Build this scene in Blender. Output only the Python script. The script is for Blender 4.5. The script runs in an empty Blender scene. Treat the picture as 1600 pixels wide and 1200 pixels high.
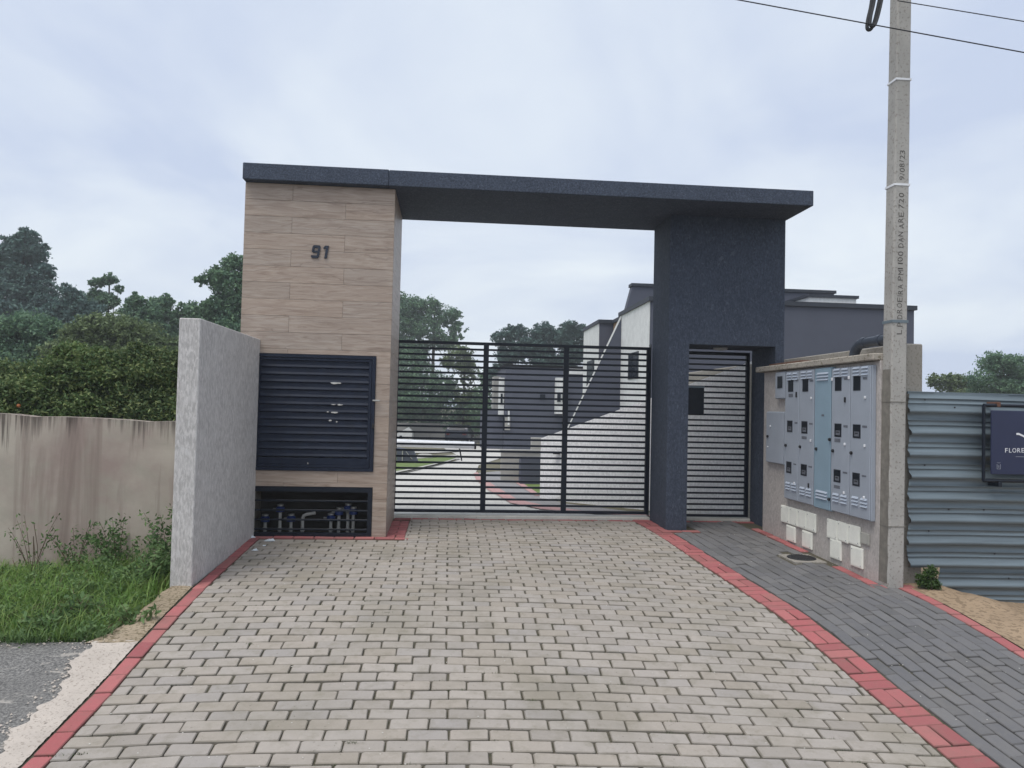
import bpy, bmesh, math, random
import numpy as np
from mathutils import Vector, Matrix

random.seed(7); RNG = np.random.default_rng(7)
scene = bpy.context.scene
COL = scene.collection
R = math.radians

# ------------------------------------------------------------------ camera
YAW, PITCH, ROLL, FPX, ZC = 4.9, 1.75, 1.3, 1160.0, 1.36
_y, _p, _r = R(YAW), R(PITCH), R(ROLL)
FWD = np.array([math.sin(_y)*math.cos(_p), math.cos(_y)*math.cos(_p), math.sin(_p)])
_right = np.array([math.cos(_y), -math.sin(_y), 0.0]); _up = np.cross(_right, FWD)
CXA = _right*math.cos(_r) + _up*math.sin(_r)
CYA = _up*math.cos(_r) - _right*math.sin(_r)
cam_d = bpy.data.cameras.new('camera'); cam = bpy.data.objects.new('camera', cam_d); COL.objects.link(cam)
cam.matrix_world = Matrix(((CXA[0], CYA[0], -FWD[0], 0), (CXA[1], CYA[1], -FWD[1], 0), (CXA[2], CYA[2], -FWD[2], ZC), (0, 0, 0, 1)))
cam_d.sensor_fit = 'HORIZONTAL'; cam_d.sensor_width = 36.0; cam_d.lens = 36.0*FPX/1600.0
cam_d.clip_start = 0.05; cam_d.clip_end = 2000
scene.camera = cam
scene.render.resolution_x = 1024; scene.render.resolution_y = 768

def ray(x, y): return FWD + CXA*(x-800)/FPX - CYA*(y-600)/FPX
def atY(x, y, Y):
    r = ray(x, y); p = r*(Y/r[1]); return Vector((p[0], p[1], p[2]+ZC))
def atX(x, y, X):
    r = ray(x, y); p = r*(X/r[0]); return Vector((p[0], p[1], p[2]+ZC))

# ------------------------------------------------------------------ world and sun
SUN_EL, SUN_AZ = 66.0, 226.0     # azimuth measured clockwise from +Y (compass); the veiled sun stands behind the camera
w = bpy.data.worlds.new('World'); scene.world = w; w.use_nodes = True
nt = w.node_tree; nt.nodes.clear()
def N(t, typ, **kw):
    n = t.nodes.new(typ)
    for k, v in kw.items():
        if k.startswith('_'): setattr(n, k[1:], v)
        else: n.inputs[k.replace('__', ' ')].default_value = v
    return n
def mixc(t, fac, a, b, blend='MIX'):
    n = t.nodes.new('ShaderNodeMix'); n.data_type = 'RGBA'; n.blend_type = blend
    for i, v in ((0, fac), (6, a), (7, b)):
        if hasattr(v, 'is_linked'): t.links.new(v, n.inputs[i])
        elif v is not None:
            n.inputs[i].default_value = v if i == 0 else (tuple(v)+(1,))[:4]
    return n.outputs[2]
def mth(t, op, a, b=0.0, c=None):
    n = t.nodes.new('ShaderNodeMath'); n.operation = op
    for i, v in enumerate((a, b) if c is None else (a, b, c)):
        if hasattr(v, 'is_linked'): t.links.new(v, n.inputs[i])
        else: n.inputs[i].default_value = v
    return n.outputs[0]
sky = N(nt, 'ShaderNodeTexSky', _sky_type='NISHITA', _sun_disc=False, _sun_elevation=R(SUN_EL), _sun_rotation=R(SUN_AZ), _air_density=1.0, _dust_density=2.0, _ozone_density=1.0)
tcw = N(nt, 'ShaderNodeTexCoord')
sep = N(nt, 'ShaderNodeSeparateXYZ'); nt.links.new(tcw.outputs['Generated'], sep.inputs[0])
den = mth(nt, 'ADD', mth(nt, 'ABSOLUTE', sep.outputs[2]), 0.22)
cmb = N(nt, 'ShaderNodeCombineXYZ')
nt.links.new(mth(nt, 'DIVIDE', sep.outputs[0], den), cmb.inputs[0]); nt.links.new(mth(nt, 'DIVIDE', sep.outputs[1], den), cmb.inputs[1])
nz = N(nt, 'ShaderNodeTexNoise', Scale=1.15, Detail=5.0, Roughness=0.52, Distortion=0.5); nt.links.new(cmb.outputs[0], nz.inputs['Vector'])
nz2 = N(nt, 'ShaderNodeTexNoise', Scale=0.45, Detail=2.0, Roughness=0.5); nt.links.new(cmb.outputs[0], nz2.inputs['Vector'])
rmp = N(nt, 'ShaderNodeValToRGB'); nt.links.new(mth(nt, 'ADD', mth(nt, 'MULTIPLY', nz.outputs[0], 0.55), mth(nt, 'MULTIPLY', nz2.outputs[0], 0.45)), rmp.inputs[0])
e = rmp.color_ramp.elements; e[0].position = 0.41; e[0].color = (0.395, 0.45, 0.565, 1); e[1].position = 0.585; e[1].color = (0.565, 0.61, 0.65, 1)
SKY_STR = 0.10
cloud = mixc(nt, 1.0, rmp.outputs[0], (1/SKY_STR,)*3, 'MULTIPLY')
bg = N(nt, 'ShaderNodeBackground', Strength=SKY_STR)
nt.links.new(mixc(nt, 0.94, sky.outputs[0], cloud), bg.inputs[0])
wo = N(nt, 'ShaderNodeOutputWorld'); nt.links.new(bg.outputs[0], wo.inputs[0])

sd = bpy.data.lights.new('sun', 'SUN'); sd.energy = 1.5; sd.angle = R(32); sd.color = (1.0, 0.96, 0.9)
sun = bpy.data.objects.new('sun', sd); COL.objects.link(sun)
sdir = Vector((math.sin(R(SUN_AZ))*math.cos(R(SUN_EL)), math.cos(R(SUN_AZ))*math.cos(R(SUN_EL)), math.sin(R(SUN_EL))))
sun.rotation_euler = sdir.to_track_quat('Z', 'Y').to_euler(); sun.location = (-20, -20, 40)
scene.view_settings.view_transform = 'Standard'; scene.view_settings.look = 'None'; scene.view_settings.exposure = 0.64; scene.view_settings.gamma = 1.0
scene.view_settings.use_curve_mapping = False

# ------------------------------------------------------------------ materials
MATS = {}
def newmat(name):
    m = bpy.data.materials.new(name); m.use_nodes = True; t = m.node_tree; t.nodes.clear()
    o = N(t, 'ShaderNodeOutputMaterial'); b = N(t, 'ShaderNodeBsdfPrincipled'); t.links.new(b.outputs[0], o.inputs[0])
    MATS[name] = m
    return m, t, b
def pos(t, scale=(1, 1, 1), offset_by=None):
    g = N(t, 'ShaderNodeNewGeometry'); mp = N(t, 'ShaderNodeMapping'); mp.inputs['Scale'].default_value = scale
    src = g.outputs['Position']
    if offset_by is not None:
        va = N(t, 'ShaderNodeVectorMath', _operation='ADD'); t.links.new(src, va.inputs[0]); t.links.new(offset_by, va.inputs[1]); src = va.outputs[0]
    t.links.new(src, mp.inputs[0]); return mp.outputs[0]
def noise(t, vec, scale, detail=4, rough=0.55, dist=0.0):
    n = N(t, 'ShaderNodeTexNoise', Scale=scale, Detail=detail, Roughness=rough, Distortion=dist); t.links.new(vec, n.inputs['Vector']); return n.outputs[0]
def ramp(t, val, p0, p1, c0=(0, 0, 0), c1=(1, 1, 1)):
    r = N(t, 'ShaderNodeValToRGB'); t.links.new(val, r.inputs[0]); el = r.color_ramp.elements
    el[0].position = p0; el[1].position = p1; el[0].color = tuple(c0)+(1,); el[1].color = tuple(c1)+(1,); return r.outputs[0]
def bump(t, b, h, strength, dist, prev=None):
    n = N(t, 'ShaderNodeBump', Strength=strength, Distance=dist); t.links.new(h, n.inputs['Height'])
    if prev is not None: t.links.new(prev, n.inputs['Normal'])
    t.links.new(n.outputs[0], b.inputs['Normal']); return n.outputs[0]
def rnd(t):
    """one random number for each object and each loose piece of a joined mesh"""
    o = N(t, 'ShaderNodeObjectInfo'); g = N(t, 'ShaderNodeNewGeometry')
    return mth(t, 'FRACT', mth(t, 'ADD', o.outputs['Random'], g.outputs['Random Per Island']))
def simple(name, c, rough=0.5, metal=0.0, var=0.12, vscale=6.0, bscale=0, bstr=0.2, bdist=0.002, spec=0.5, stretch=(1, 1, 1)):
    m, t, b = newmat(name); p = pos(t, stretch)
    f = ramp(t, noise(t, p, vscale, 5, 0.6), 0.3, 0.7)
    t.links.new(mixc(t, f, [x*(1-var) for x in c], [min(1, x*(1+var)) for x in c]), b.inputs['Base Color'])
    b.inputs['Roughness'].default_value = rough; b.inputs['Metallic'].default_value = metal; b.inputs['Specular IOR Level'].default_value = spec
    if bscale: bump(t, b, noise(t, p, bscale, 4, 0.6), bstr, bdist)
    return m
def paver_mat(name, cols, dirt):
    m, t, b = newmat(name); r = rnd(t); p = pos(t)
    cr = N(t, 'ShaderNodeValToRGB'); t.links.new(r, cr.inputs[0]); el = cr.color_ramp.elements
    while len(el) < len(cols): el.new(0.5)
    for i, c in enumerate(cols): el[i].position = i/(len(cols)-1); el[i].color = tuple(c)+(1,)
    base = cr.outputs[0]
    speck = ramp(t, noise(t, p, 320, 2, 0.7), 0.38, 0.66)
    base = mixc(t, mth(t, 'MULTIPLY', speck, 0.35), base, mixc(t, 1, base, (0.72, 0.72, 0.72), 'MULTIPLY'))
    pale = ramp(t, noise(t, p, 26, 4, 0.65), 0.50, 0.72)
    base = mixc(t, mth(t, 'MULTIPLY', pale, 0.30), base, mixc(t, 1, base, (1.28, 1.26, 1.24), 'MULTIPLY'))
    blot = ramp(t, noise(t, p, 11, 6, 0.7), 0.50, 0.70)
    base = mixc(t, mth(t, 'MULTIPLY', blot, 0.45), base, dirt)
    big = ramp(t, noise(t, p, 1.3, 5, 0.65), 0.47, 0.66)
    base = mixc(t, mth(t, 'MULTIPLY', big, 0.42), base, dirt)
    spot = ramp(t, noise(t, p, 55, 2, 0.5), 0.70, 0.76)
    base = mixc(t, mth(t, 'MULTIPLY', spot, 0.5), base, [x*0.4 for x in dirt])
    # moss and soil caught at the edges: the chamfered rims are darker than the worn tops
    g = N(t, 'ShaderNodeNewGeometry'); sp = N(t, 'ShaderNodeSeparateXYZ'); t.links.new(g.outputs['True Normal'], sp.inputs[0])
    rim = ramp(t, sp.outputs[2], 0.80, 0.97, (1, 1, 1), (0, 0, 0))
    base = mixc(t, mth(t, 'MULTIPLY', rim, 0.4), base, [x*0.6 for x in dirt])
    t.links.new(base, b.inputs['Base Color']); b.inputs['Roughness'].default_value = 0.85; b.inputs['Specular IOR Level'].default_value = 0.3
    bump(t, b, noise(t, p, 180, 4, 0.7), 0.35, 0.003)
    return m
def stucco(name, c, var=0.1, streak=(48, 48, 9), bstr=0.75, light=None, rough=0.8):
    """vertically dragged textured render"""
    m, t, b = newmat(name); p = pos(t, streak)
    n1 = noise(t, p, 1.0, 3, 0.6, 0.6); f = ramp(t, n1, 0.42, 0.62)
    p2 = pos(t); big = ramp(t, noise(t, p2, 1.3, 4, 0.6), 0.3, 0.7)
    base = mixc(t, f, [x*(1-var) for x in c], [min(1, x*(1+var*1.2)) for x in c])
    base = mixc(t, mth(t, 'MULTIPLY', big, 0.35), base, [x*0.80 for x in c])
    mid = ramp(t, noise(t, p2, 5.5, 5, 0.7, 0.6), 0.44, 0.66)
    base = mixc(t, mth(t, 'MULTIPLY', mid, 0.38), base, [min(.95, x*1.28) for x in c])
    if light is not None:
        p3 = pos(t, (streak[0]*0.55, streak[1]*0.55, streak[2]*0.7)); s = ramp(t, noise(t, p3, 1.0, 4, 0.7, 1.2), 0.56, 0.66)
        base = mixc(t, mth(t, 'MULTIPLY', s, 0.75), base, light)
    t.links.new(base, b.inputs['Base Color']); b.inputs['Roughness'].default_value = rough; b.inputs['Specular IOR Level'].default_value = 0.3
    h = mth(t, 'ADD', n1, mth(t, 'MULTIPLY', noise(t, p2, 160, 2, 0.6), 0.4))
    bump(t, b, h, bstr, 0.006)
    return m
def wood_tile(name):
    m, t, b = newmat(name); o = N(t, 'ShaderNodeObjectInfo')
    cb = N(t, 'ShaderNodeCombineXYZ'); 
    for i, k in enumerate((37.0, 11.0, 53.0)): t.links.new(mth(t, 'MULTIPLY', o.outputs['Random'], k), cb.inputs[i])
    p = pos(t, (2.6, 2.6, 26), cb.outputs[0]); n1 = noise(t, p, 1.0, 6, 0.62, 1.6)
    p2 = pos(t, (1.0, 1.0, 60), cb.outputs[0]); n2 = noise(t, p2, 1.6, 4, 0.6, 0.8)
    cr = N(t, 'ShaderNodeValToRGB'); t.links.new(n1, cr.inputs[0]); el = cr.color_ramp.elements
    cs = [(0.28, (0.25, 0.19, 0.152)), (0.43, (0.355, 0.282, 0.23)), (0.55, (0.415, 0.341, 0.284)), (0.68, (0.46, 0.39, 0.337))]
    while len(el) < 4: el.new(0.5)
    for i, (q, c) in enumerate(cs): el[i].position = q; el[i].color = c+(1,)
    base = mixc(t, mth(t, 'MULTIPLY', ramp(t, n2, 0.5, 0.7), 0.28), cr.outputs[0], (0.20, 0.16, 0.135))
    soft = ramp(t, noise(t, pos(t, (1.6, 1.6, 5.0), cb.outputs[0]), 1.0, 3, 0.5, 0.8), 0.36, 0.64)
    base = mixc(t, mth(t, 'MULTIPLY', soft, 0.30), base, (0.31, 0.25, 0.215))
    crk = N(t, 'ShaderNodeTexWave', Scale=0.9, Distortion=9.0, Detail=4.0, _wave_type='BANDS', _bands_direction='Z')
    crk.inputs['Detail Scale'].default_value = 1.4; p3 = pos(t, (1.0, 1.0, 3.2), cb.outputs[0]); t.links.new(p3, crk.inputs[0])
    line = ramp(t, crk.outputs['Fac'], 0.004, 0.02, (1, 1, 1), (0, 0, 0))
    base = mixc(t, mth(t, 'MULTIPLY', line, 0.28), base, (0.13, 0.095, 0.08))
    tint = mixc(t, o.outputs['Random'], (0.97, 0.98, 0.99), (1.04, 1.0, 0.97))
    base = mixc(t, 1.0, base, tint, 'MULTIPLY')
    t.links.new(base, b.inputs['Base Color']); b.inputs['Roughness'].default_value = 0.42; b.inputs['Specular IOR Level'].default_value = 0.4
    bump(t, b, n1, 0.12, 0.002)
    return m
def beige_wall_mat(name, ztop):
    m, t, b = newmat(name); p = pos(t)
    n1 = ramp(t, noise(t, p, 1.1, 5, 0.6), 0.36, 0.62)
    base = mixc(t, n1, (0.35, 0.275, 0.245), (0.50, 0.445, 0.38))
    n3 = ramp(t, noise(t, p, 2.6, 4, 0.6, 0.8), 0.48, 0.66); base = mixc(t, mth(t, 'MULTIPLY', n3, 0.5), base, (0.36, 0.335, 0.28))
    run = ramp(t, noise(t, pos(t, (4.2, 4.2, 0.34)), 1.0, 5, 0.6, 0.5), 0.52, 0.64); base = mixc(t, mth(t, 'MULTIPLY', run, 0.8), base, (0.25, 0.195, 0.17))
    g = N(t, 'ShaderNodeNewGeometry'); sp = N(t, 'ShaderNodeSeparateXYZ'); t.links.new(g.outputs['Position'], sp.inputs[0])
    d = mth(t, 'SUBTRACT', ztop, sp.outputs[2])
    fine = ramp(t, noise(t, pos(t, (22, 22, 0.6)), 1.0, 4, 0.65), 0.40, 0.66); patch = ramp(t, noise(t, pos(t, (2.2, 2.2, 0.3)), 1.0, 3, 0.5), 0.36, 0.62)
    drip = mth(t, 'SUBTRACT', mth(t, 'MULTIPLY', fine, mth(t, 'ADD', mth(t, 'MULTIPLY', patch, 0.8), 0.25)), mth(t, 'MULTIPLY', d, 2.1))
    drip = ramp(t, drip, -0.06, 0.42)
    base = mixc(t, mth(t, 'MULTIPLY', drip, 0.78), base, (0.07, 0.055, 0.05))
    t.links.new(base, b.inputs['Base Color']); b.inputs['Roughness'].default_value = 0.9; b.inputs['Specular IOR Level'].default_value = 0.2
    bump(t, b, noise(t, p, 45, 4, 0.6), 0.25, 0.004)
    return m
def leaf_mat(name, c0, c1, c2, trans=0.25):
    m, t, b = newmat(name); r = rnd(t); p = pos(t)
    cl = ramp(t, noise(t, p, 1.4, 3, 0.6), 0.35, 0.68)
    cl2 = ramp(t, noise(t, p, 0.5, 2, 0.5), 0.35, 0.65); base = mixc(t, cl, c0, c1); base = mixc(t, mth(t, 'MULTIPLY', cl2, 0.35), base, [c0[0]*1.5, c0[1]*1.15, c0[2]*1.1]); base = mixc(t, mth(t, 'MULTIPLY', mth(t, 'POWER', r, 2.0), 0.55), base, c2)
    t.links.new(base, b.inputs['Base Color']); b.inputs['Roughness'].default_value = 0.6; b.inputs['Specular IOR Level'].default_value = 0.25
    tr = N(t, 'ShaderNodeBsdfTranslucent'); t.links.new(base, tr.inputs[0])
    mx = N(t, 'ShaderNodeMixShader'); mx.inputs[0].default_value = trans; t.links.new(b.outputs[0], mx.inputs[1]); t.links.new(tr.outputs[0], mx.inputs[2])
    t.links.new(mx.outputs[0], [n for n in t.nodes if n.type == 'OUTPUT_MATERIAL'][0].inputs[0])
    return m
def asphalt_mat(name):
    m, t, b = newmat(name); p = pos(t)
    agg = ramp(t, noise(t, p, 75, 4, 0.75), 0.36, 0.66, (0.045, 0.045, 0.046), (0.30, 0.29, 0.275))
    base = mixc(t, mth(t, 'MULTIPLY', ramp(t, noise(t, p, 1.6, 4, 0.6), 0.35, 0.7), 0.4), agg, (0.13, 0.125, 0.12))
    s = ramp(t, noise(t, pos(t, (3, 7, 3)), 1.6, 6, 0.62, 0.6), 0.60, 0.64); base = mixc(t, mth(t, 'MULTIPLY', s, 0.7), base, (0.40, 0.37, 0.335))
    t.links.new(base, b.inputs['Base Color']); b.inputs['Roughness'].default_value = 0.9; bump(t, b, noise(t, p, 140, 3, 0.7), 0.6, 0.006)
    return m
def rough_concrete(name, c, dark, speck=0.5, sscale=90, thr=0.62):
    m, t, b = newmat(name); p = pos(t)
    base = mixc(t, ramp(t, noise(t, p, 3.0, 5, 0.6), 0.3, 0.7), [x*0.86 for x in c], [min(1, x*1.1) for x in c])
    s = ramp(t, noise(t, p, sscale, 3, 0.6), thr, thr+0.06); base = mixc(t, mth(t, 'MULTIPLY', s, speck), base, dark)
    s2 = ramp(t, noise(t, p, 1.2, 4, 0.6), 0.5, 0.72); base = mixc(t, mth(t, 'MULTIPLY', s2, 0.35), base, dark)
    t.links.new(base, b.inputs['Base Color']); b.inputs['Roughness'].default_value = 0.9; b.inputs['Specular IOR Level'].default_value = 0.2
    bump(t, b, noise(t, p, sscale, 4, 0.65), 0.55, 0.005)
    return m
def road_mat(name, c, pitch=(9.7, 4.85)):
    """interior paving, too far off and too much behind bars to tell its stones apart"""
    m, t, b = newmat(name); p = pos(t)
    br = N(t, 'ShaderNodeTexBrick', Scale=1.0); br.inputs['Brick Width'].default_value = 0.206; br.inputs['Row Height'].default_value = 0.104
    br.inputs['Mortar Size'].default_value = 0.006; br.inputs['Color1'].default_value = tuple(c)+(1,); br.inputs['Color2'].default_value = tuple(x*0.85 for x in c)+(1,)
    br.inputs['Mortar'].default_value = tuple(x*0.72 for x in c)+(1,); t.links.new(p, br.inputs[0])
    base = mixc(t, mth(t, 'MULTIPLY', ramp(t, noise(t, p, 0.8, 4, 0.6), 0.35, 0.7), 0.3), br.outputs[0], [x*0.8 for x in c])
    t.links.new(base, b.inputs['Base Color']); b.inputs['Roughness'].default_value = 0.88
    return m

paver_mat('paver_grey', [(0.336, 0.297, 0.255), (0.369, 0.33, 0.292), (0.306, 0.275, 0.246), (0.376, 0.34, 0.306), (0.346, 0.313, 0.283), (0.389, 0.348, 0.31), (0.323, 0.297, 0.279), (0.359, 0.318, 0.278), (0.316, 0.279, 0.238), (0.371, 0.335, 0.306)], (0.19, 0.172, 0.128))
paver_mat('paver_dark', [(0.121, 0.12, 0.123), (0.151, 0.149, 0.155), (0.134, 0.133, 0.14), (0.168, 0.165, 0.168)], (0.185, 0.175, 0.165))
paver_mat('paver_red', [(0.35, 0.105, 0.108), (0.42, 0.135, 0.138), (0.385, 0.118, 0.124), (0.43, 0.16, 0.155), (0.30, 0.092, 0.098), (0.40, 0.13, 0.135)], (0.235, 0.135, 0.115))
rough_concrete('joint_sand', (0.105, 0.092, 0.07), (0.045, 0.055, 0.03), 0.5, 60, 0.5)
stucco('stucco_dark', (0.054, 0.066, 0.094), 0.22, (52, 52, 26), 1.0, light=(0.10, 0.118, 0.155))
stucco('stucco_slab', (0.055, 0.069, 0.100), 0.3, (60, 60, 60), 1.0, light=(0.12, 0.14, 0.185))
simple('dark_smooth', (0.058, 0.070, 0.098), 0.85, var=0.14, vscale=9, bscale=70, bstr=0.35, bdist=0.004)
stucco('stucco_grey', (0.52, 0.50, 0.49), 0.2, (60, 60, 17), 1.0, light=(0.61, 0.595, 0.59))
stucco('stucco_white', (0.86, 0.86, 0.87), 0.12, (40, 40, 22), 0.7, light=(0.92, 0.92, 0.93))
stucco('house_white', (0.70, 0.705, 0.70), 0.05, (20, 20, 4), 0.3)
simple('house_dark', (0.082, 0.09, 0.122), 0.8, var=0.06, vscale=2)
simple('house_cap', (0.03, 0.036, 0.05), 0.6)
simple('house_brown', (0.34, 0.23, 0.15), 0.7, var=0.2, vscale=5)
wood_tile('wood_tile')
simple('tile_bed', (0.50, 0.46, 0.41), 0.9)
simple('gate_paint', (0.006, 0.010, 0.019), 0.42, var=0.25, vscale=20, spec=0.35)
simple('cabinet_paint', (0.010, 0.016, 0.034), 0.6, var=0.2, vscale=12, spec=0.3)
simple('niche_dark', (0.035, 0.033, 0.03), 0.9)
simple('number_metal', (0.015, 0.022, 0.04), 0.4, var=0.1)
simple('peeled', (0.55, 0.54, 0.52), 0.8, var=0.3, vscale=60)
simple('pvc_white', (0.36, 0.36, 0.35), 0.45)
simple('meter_blue', (0.008, 0.028, 0.13), 0.4)
simple('brass', (0.30, 0.30, 0.29), 0.4, 0.6)
stucco('meter_wall', (0.455, 0.42, 0.395), 0.14, (55, 55, 28), 0.8, light=(0.56, 0.53, 0.505))
rough_concrete('cap_concrete', (0.42, 0.385, 0.335), (0.13, 0.11, 0.075), 0.7, 38, 0.55)
rough_concrete('pole_concrete', (0.40, 0.385, 0.36), (0.20, 0.185, 0.16), 0.6, 45, 0.56)
rough_concrete('pier_concrete', (0.315, 0.295, 0.265), (0.15, 0.13, 0.10), 0.5, 50, 0.55)
rough_concrete('apron', (0.50, 0.445, 0.395), (0.22, 0.185, 0.155), 0.6, 62, 0.56)
rough_concrete('haunch', (0.34, 0.275, 0.20), (0.13, 0.105, 0.06), 0.75, 45, 0.50)
rough_concrete('threshold', (0.56, 0.545, 0.50), (0.28, 0.26, 0.22), 0.5, 60, 0.6)
rough_concrete('sand', (0.345, 0.255, 0.172), (0.16, 0.115, 0.075), 0.65, 24, 0.51)
simple('dull_brown', (0.19, 0.175, 0.15), 0.9, var=0.25, vscale=14)
simple('cabinet_grey', (0.335, 0.37, 0.425), 0.45, var=0.05, vscale=5)
simple('cabinet_blue', (0.25, 0.35, 0.425), 0.45, var=0.05, vscale=5)
simple('vent_light', (0.40, 0.45, 0.53), 0.4, var=0.05)
m, t, b = newmat('meter_glass'); b.inputs['Base Color'].default_value = (0.008, 0.011, 0.017, 1); b.inputs['Roughness'].default_value = 0.35; b.inputs['Specular IOR Level'].default_value = 0.25
simple('plate_grey', (0.13, 0.14, 0.165), 0.5, var=0.4, vscale=90)
simple('knob_black', (0.012, 0.012, 0.014), 0.4)
simple('lid_white', (0.88, 0.88, 0.80), 0.45, var=0.05, vscale=12)
simple('lid_grey', (0.40, 0.39, 0.35), 0.6)
simple('cast_iron', (0.035, 0.036, 0.04), 0.55, 0.3, var=0.2, vscale=40, bscale=90, bstr=0.6)
simple('galvanised', (0.165, 0.205, 0.232), 0.5, 0.3, var=0.24, vscale=5, stretch=(0.25, 1, 5))
simple('pipe_dark', (0.045, 0.055, 0.075), 0.45, var=0.15)
simple('strap_white', (0.75, 0.76, 0.78), 0.4)
simple('ink', (0.10, 0.092, 0.085), 0.9, var=0.4, vscale=120)
simple('rust_brick', (0.14, 0.068, 0.045), 0.9, var=0.3, vscale=30)
simple('sign_navy', (0.022, 0.028, 0.072), 0.35, var=0.05)
simple('sign_white', (0.78, 0.79, 0.82), 0.5, var=0.03)
simple('sign_grey', (0.30, 0.32, 0.38), 0.5, var=0.03)
simple('cable_black', (0.012, 0.013, 0.016), 0.5)
simple('bark', (0.055, 0.045, 0.035), 0.95, var=0.4, vscale=14, bscale=30, bstr=0.7, bdist=0.02)
simple('bark_pine', (0.045, 0.032, 0.026), 0.95, var=0.4, vscale=10)
simple('far_wall', (0.27, 0.26, 0.245), 0.9, var=0.1)
simple('planter', (0.38, 0.37, 0.345), 0.9, var=0.1)
simple('boom_white', (0.72, 0.74, 0.78), 0.3)
simple('car_paint', (0.010, 0.013, 0.022), 0.22, 0.3, spec=0.6)
simple('tyre', (0.015, 0.015, 0.016), 0.85)
simple('rim', (0.35, 0.36, 0.38), 0.35, 0.8)
m, t, b = newmat('glass_dark'); b.inputs['Base Color'].default_value = (0.012, 0.017, 0.026, 1); b.inputs['Roughness'].default_value = 0.25; b.inputs['Specular IOR Level'].default_value = 0.15
simple('tail_red', (0.09, 0.008, 0.01), 0.3)
simple('paper', (0.68, 0.72, 0.76), 0.8, var=0.2, vscale=60)
simple('lamp_lens', (0.45, 0.46, 0.46), 0.4)
simple('lawn', (0.12, 0.17, 0.045), 0.95, var=0.35, vscale=6, bscale=40, bstr=0.5)
simple('earth', (0.13, 0.12, 0.075), 0.95, var=0.35, vscale=3, bscale=20, bstr=0.5, bdist=0.02)
road_mat('road_pale', (0.56, 0.545, 0.51)); road_mat('path_grey', (0.27, 0.265, 0.27)); road_mat('path_pink', (0.48, 0.29, 0.28))
asphalt_mat('asphalt')
beige_wall_mat('beige_wall', 1.18)
leaf_mat('leaf_conifer', (0.054, 0.106, 0.106), (0.094, 0.166, 0.148), (0.162, 0.252, 0.193), 0.12)
leaf_mat('leaf_dark', (0.066, 0.139, 0.098), (0.133, 0.231, 0.139), (0.264, 0.395, 0.198))
leaf_mat('leaf_olive', (0.079, 0.124, 0.059), (0.158, 0.214, 0.094), (0.269, 0.337, 0.158))
leaf_mat('leaf_citrus', (0.046, 0.094, 0.041), (0.104, 0.184, 0.060), (0.375, 0.400, 0.156))
leaf_mat('leaf_bush', (0.034, 0.072, 0.022), (0.066, 0.120, 0.034), (0.108, 0.180, 0.048))
leaf_mat('grass', (0.088, 0.193, 0.043), (0.161, 0.305, 0.064), (0.354, 0.400, 0.144), 0.3)
leaf_mat('weed', (0.063, 0.128, 0.052), (0.128, 0.224, 0.076), (0.255, 0.362, 0.149), 0.25)
leaf_mat('dry_stem', (0.08, 0.055, 0.04), (0.12, 0.09, 0.06), (0.16, 0.12, 0.08), 0.1)
leaf_mat('moss', (0.035, 0.055, 0.018), (0.06, 0.09, 0.028), (0.10, 0.13, 0.05), 0.1)
simple('orange_fruit', (0.34, 0.11, 0.03), 0.6)

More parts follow.
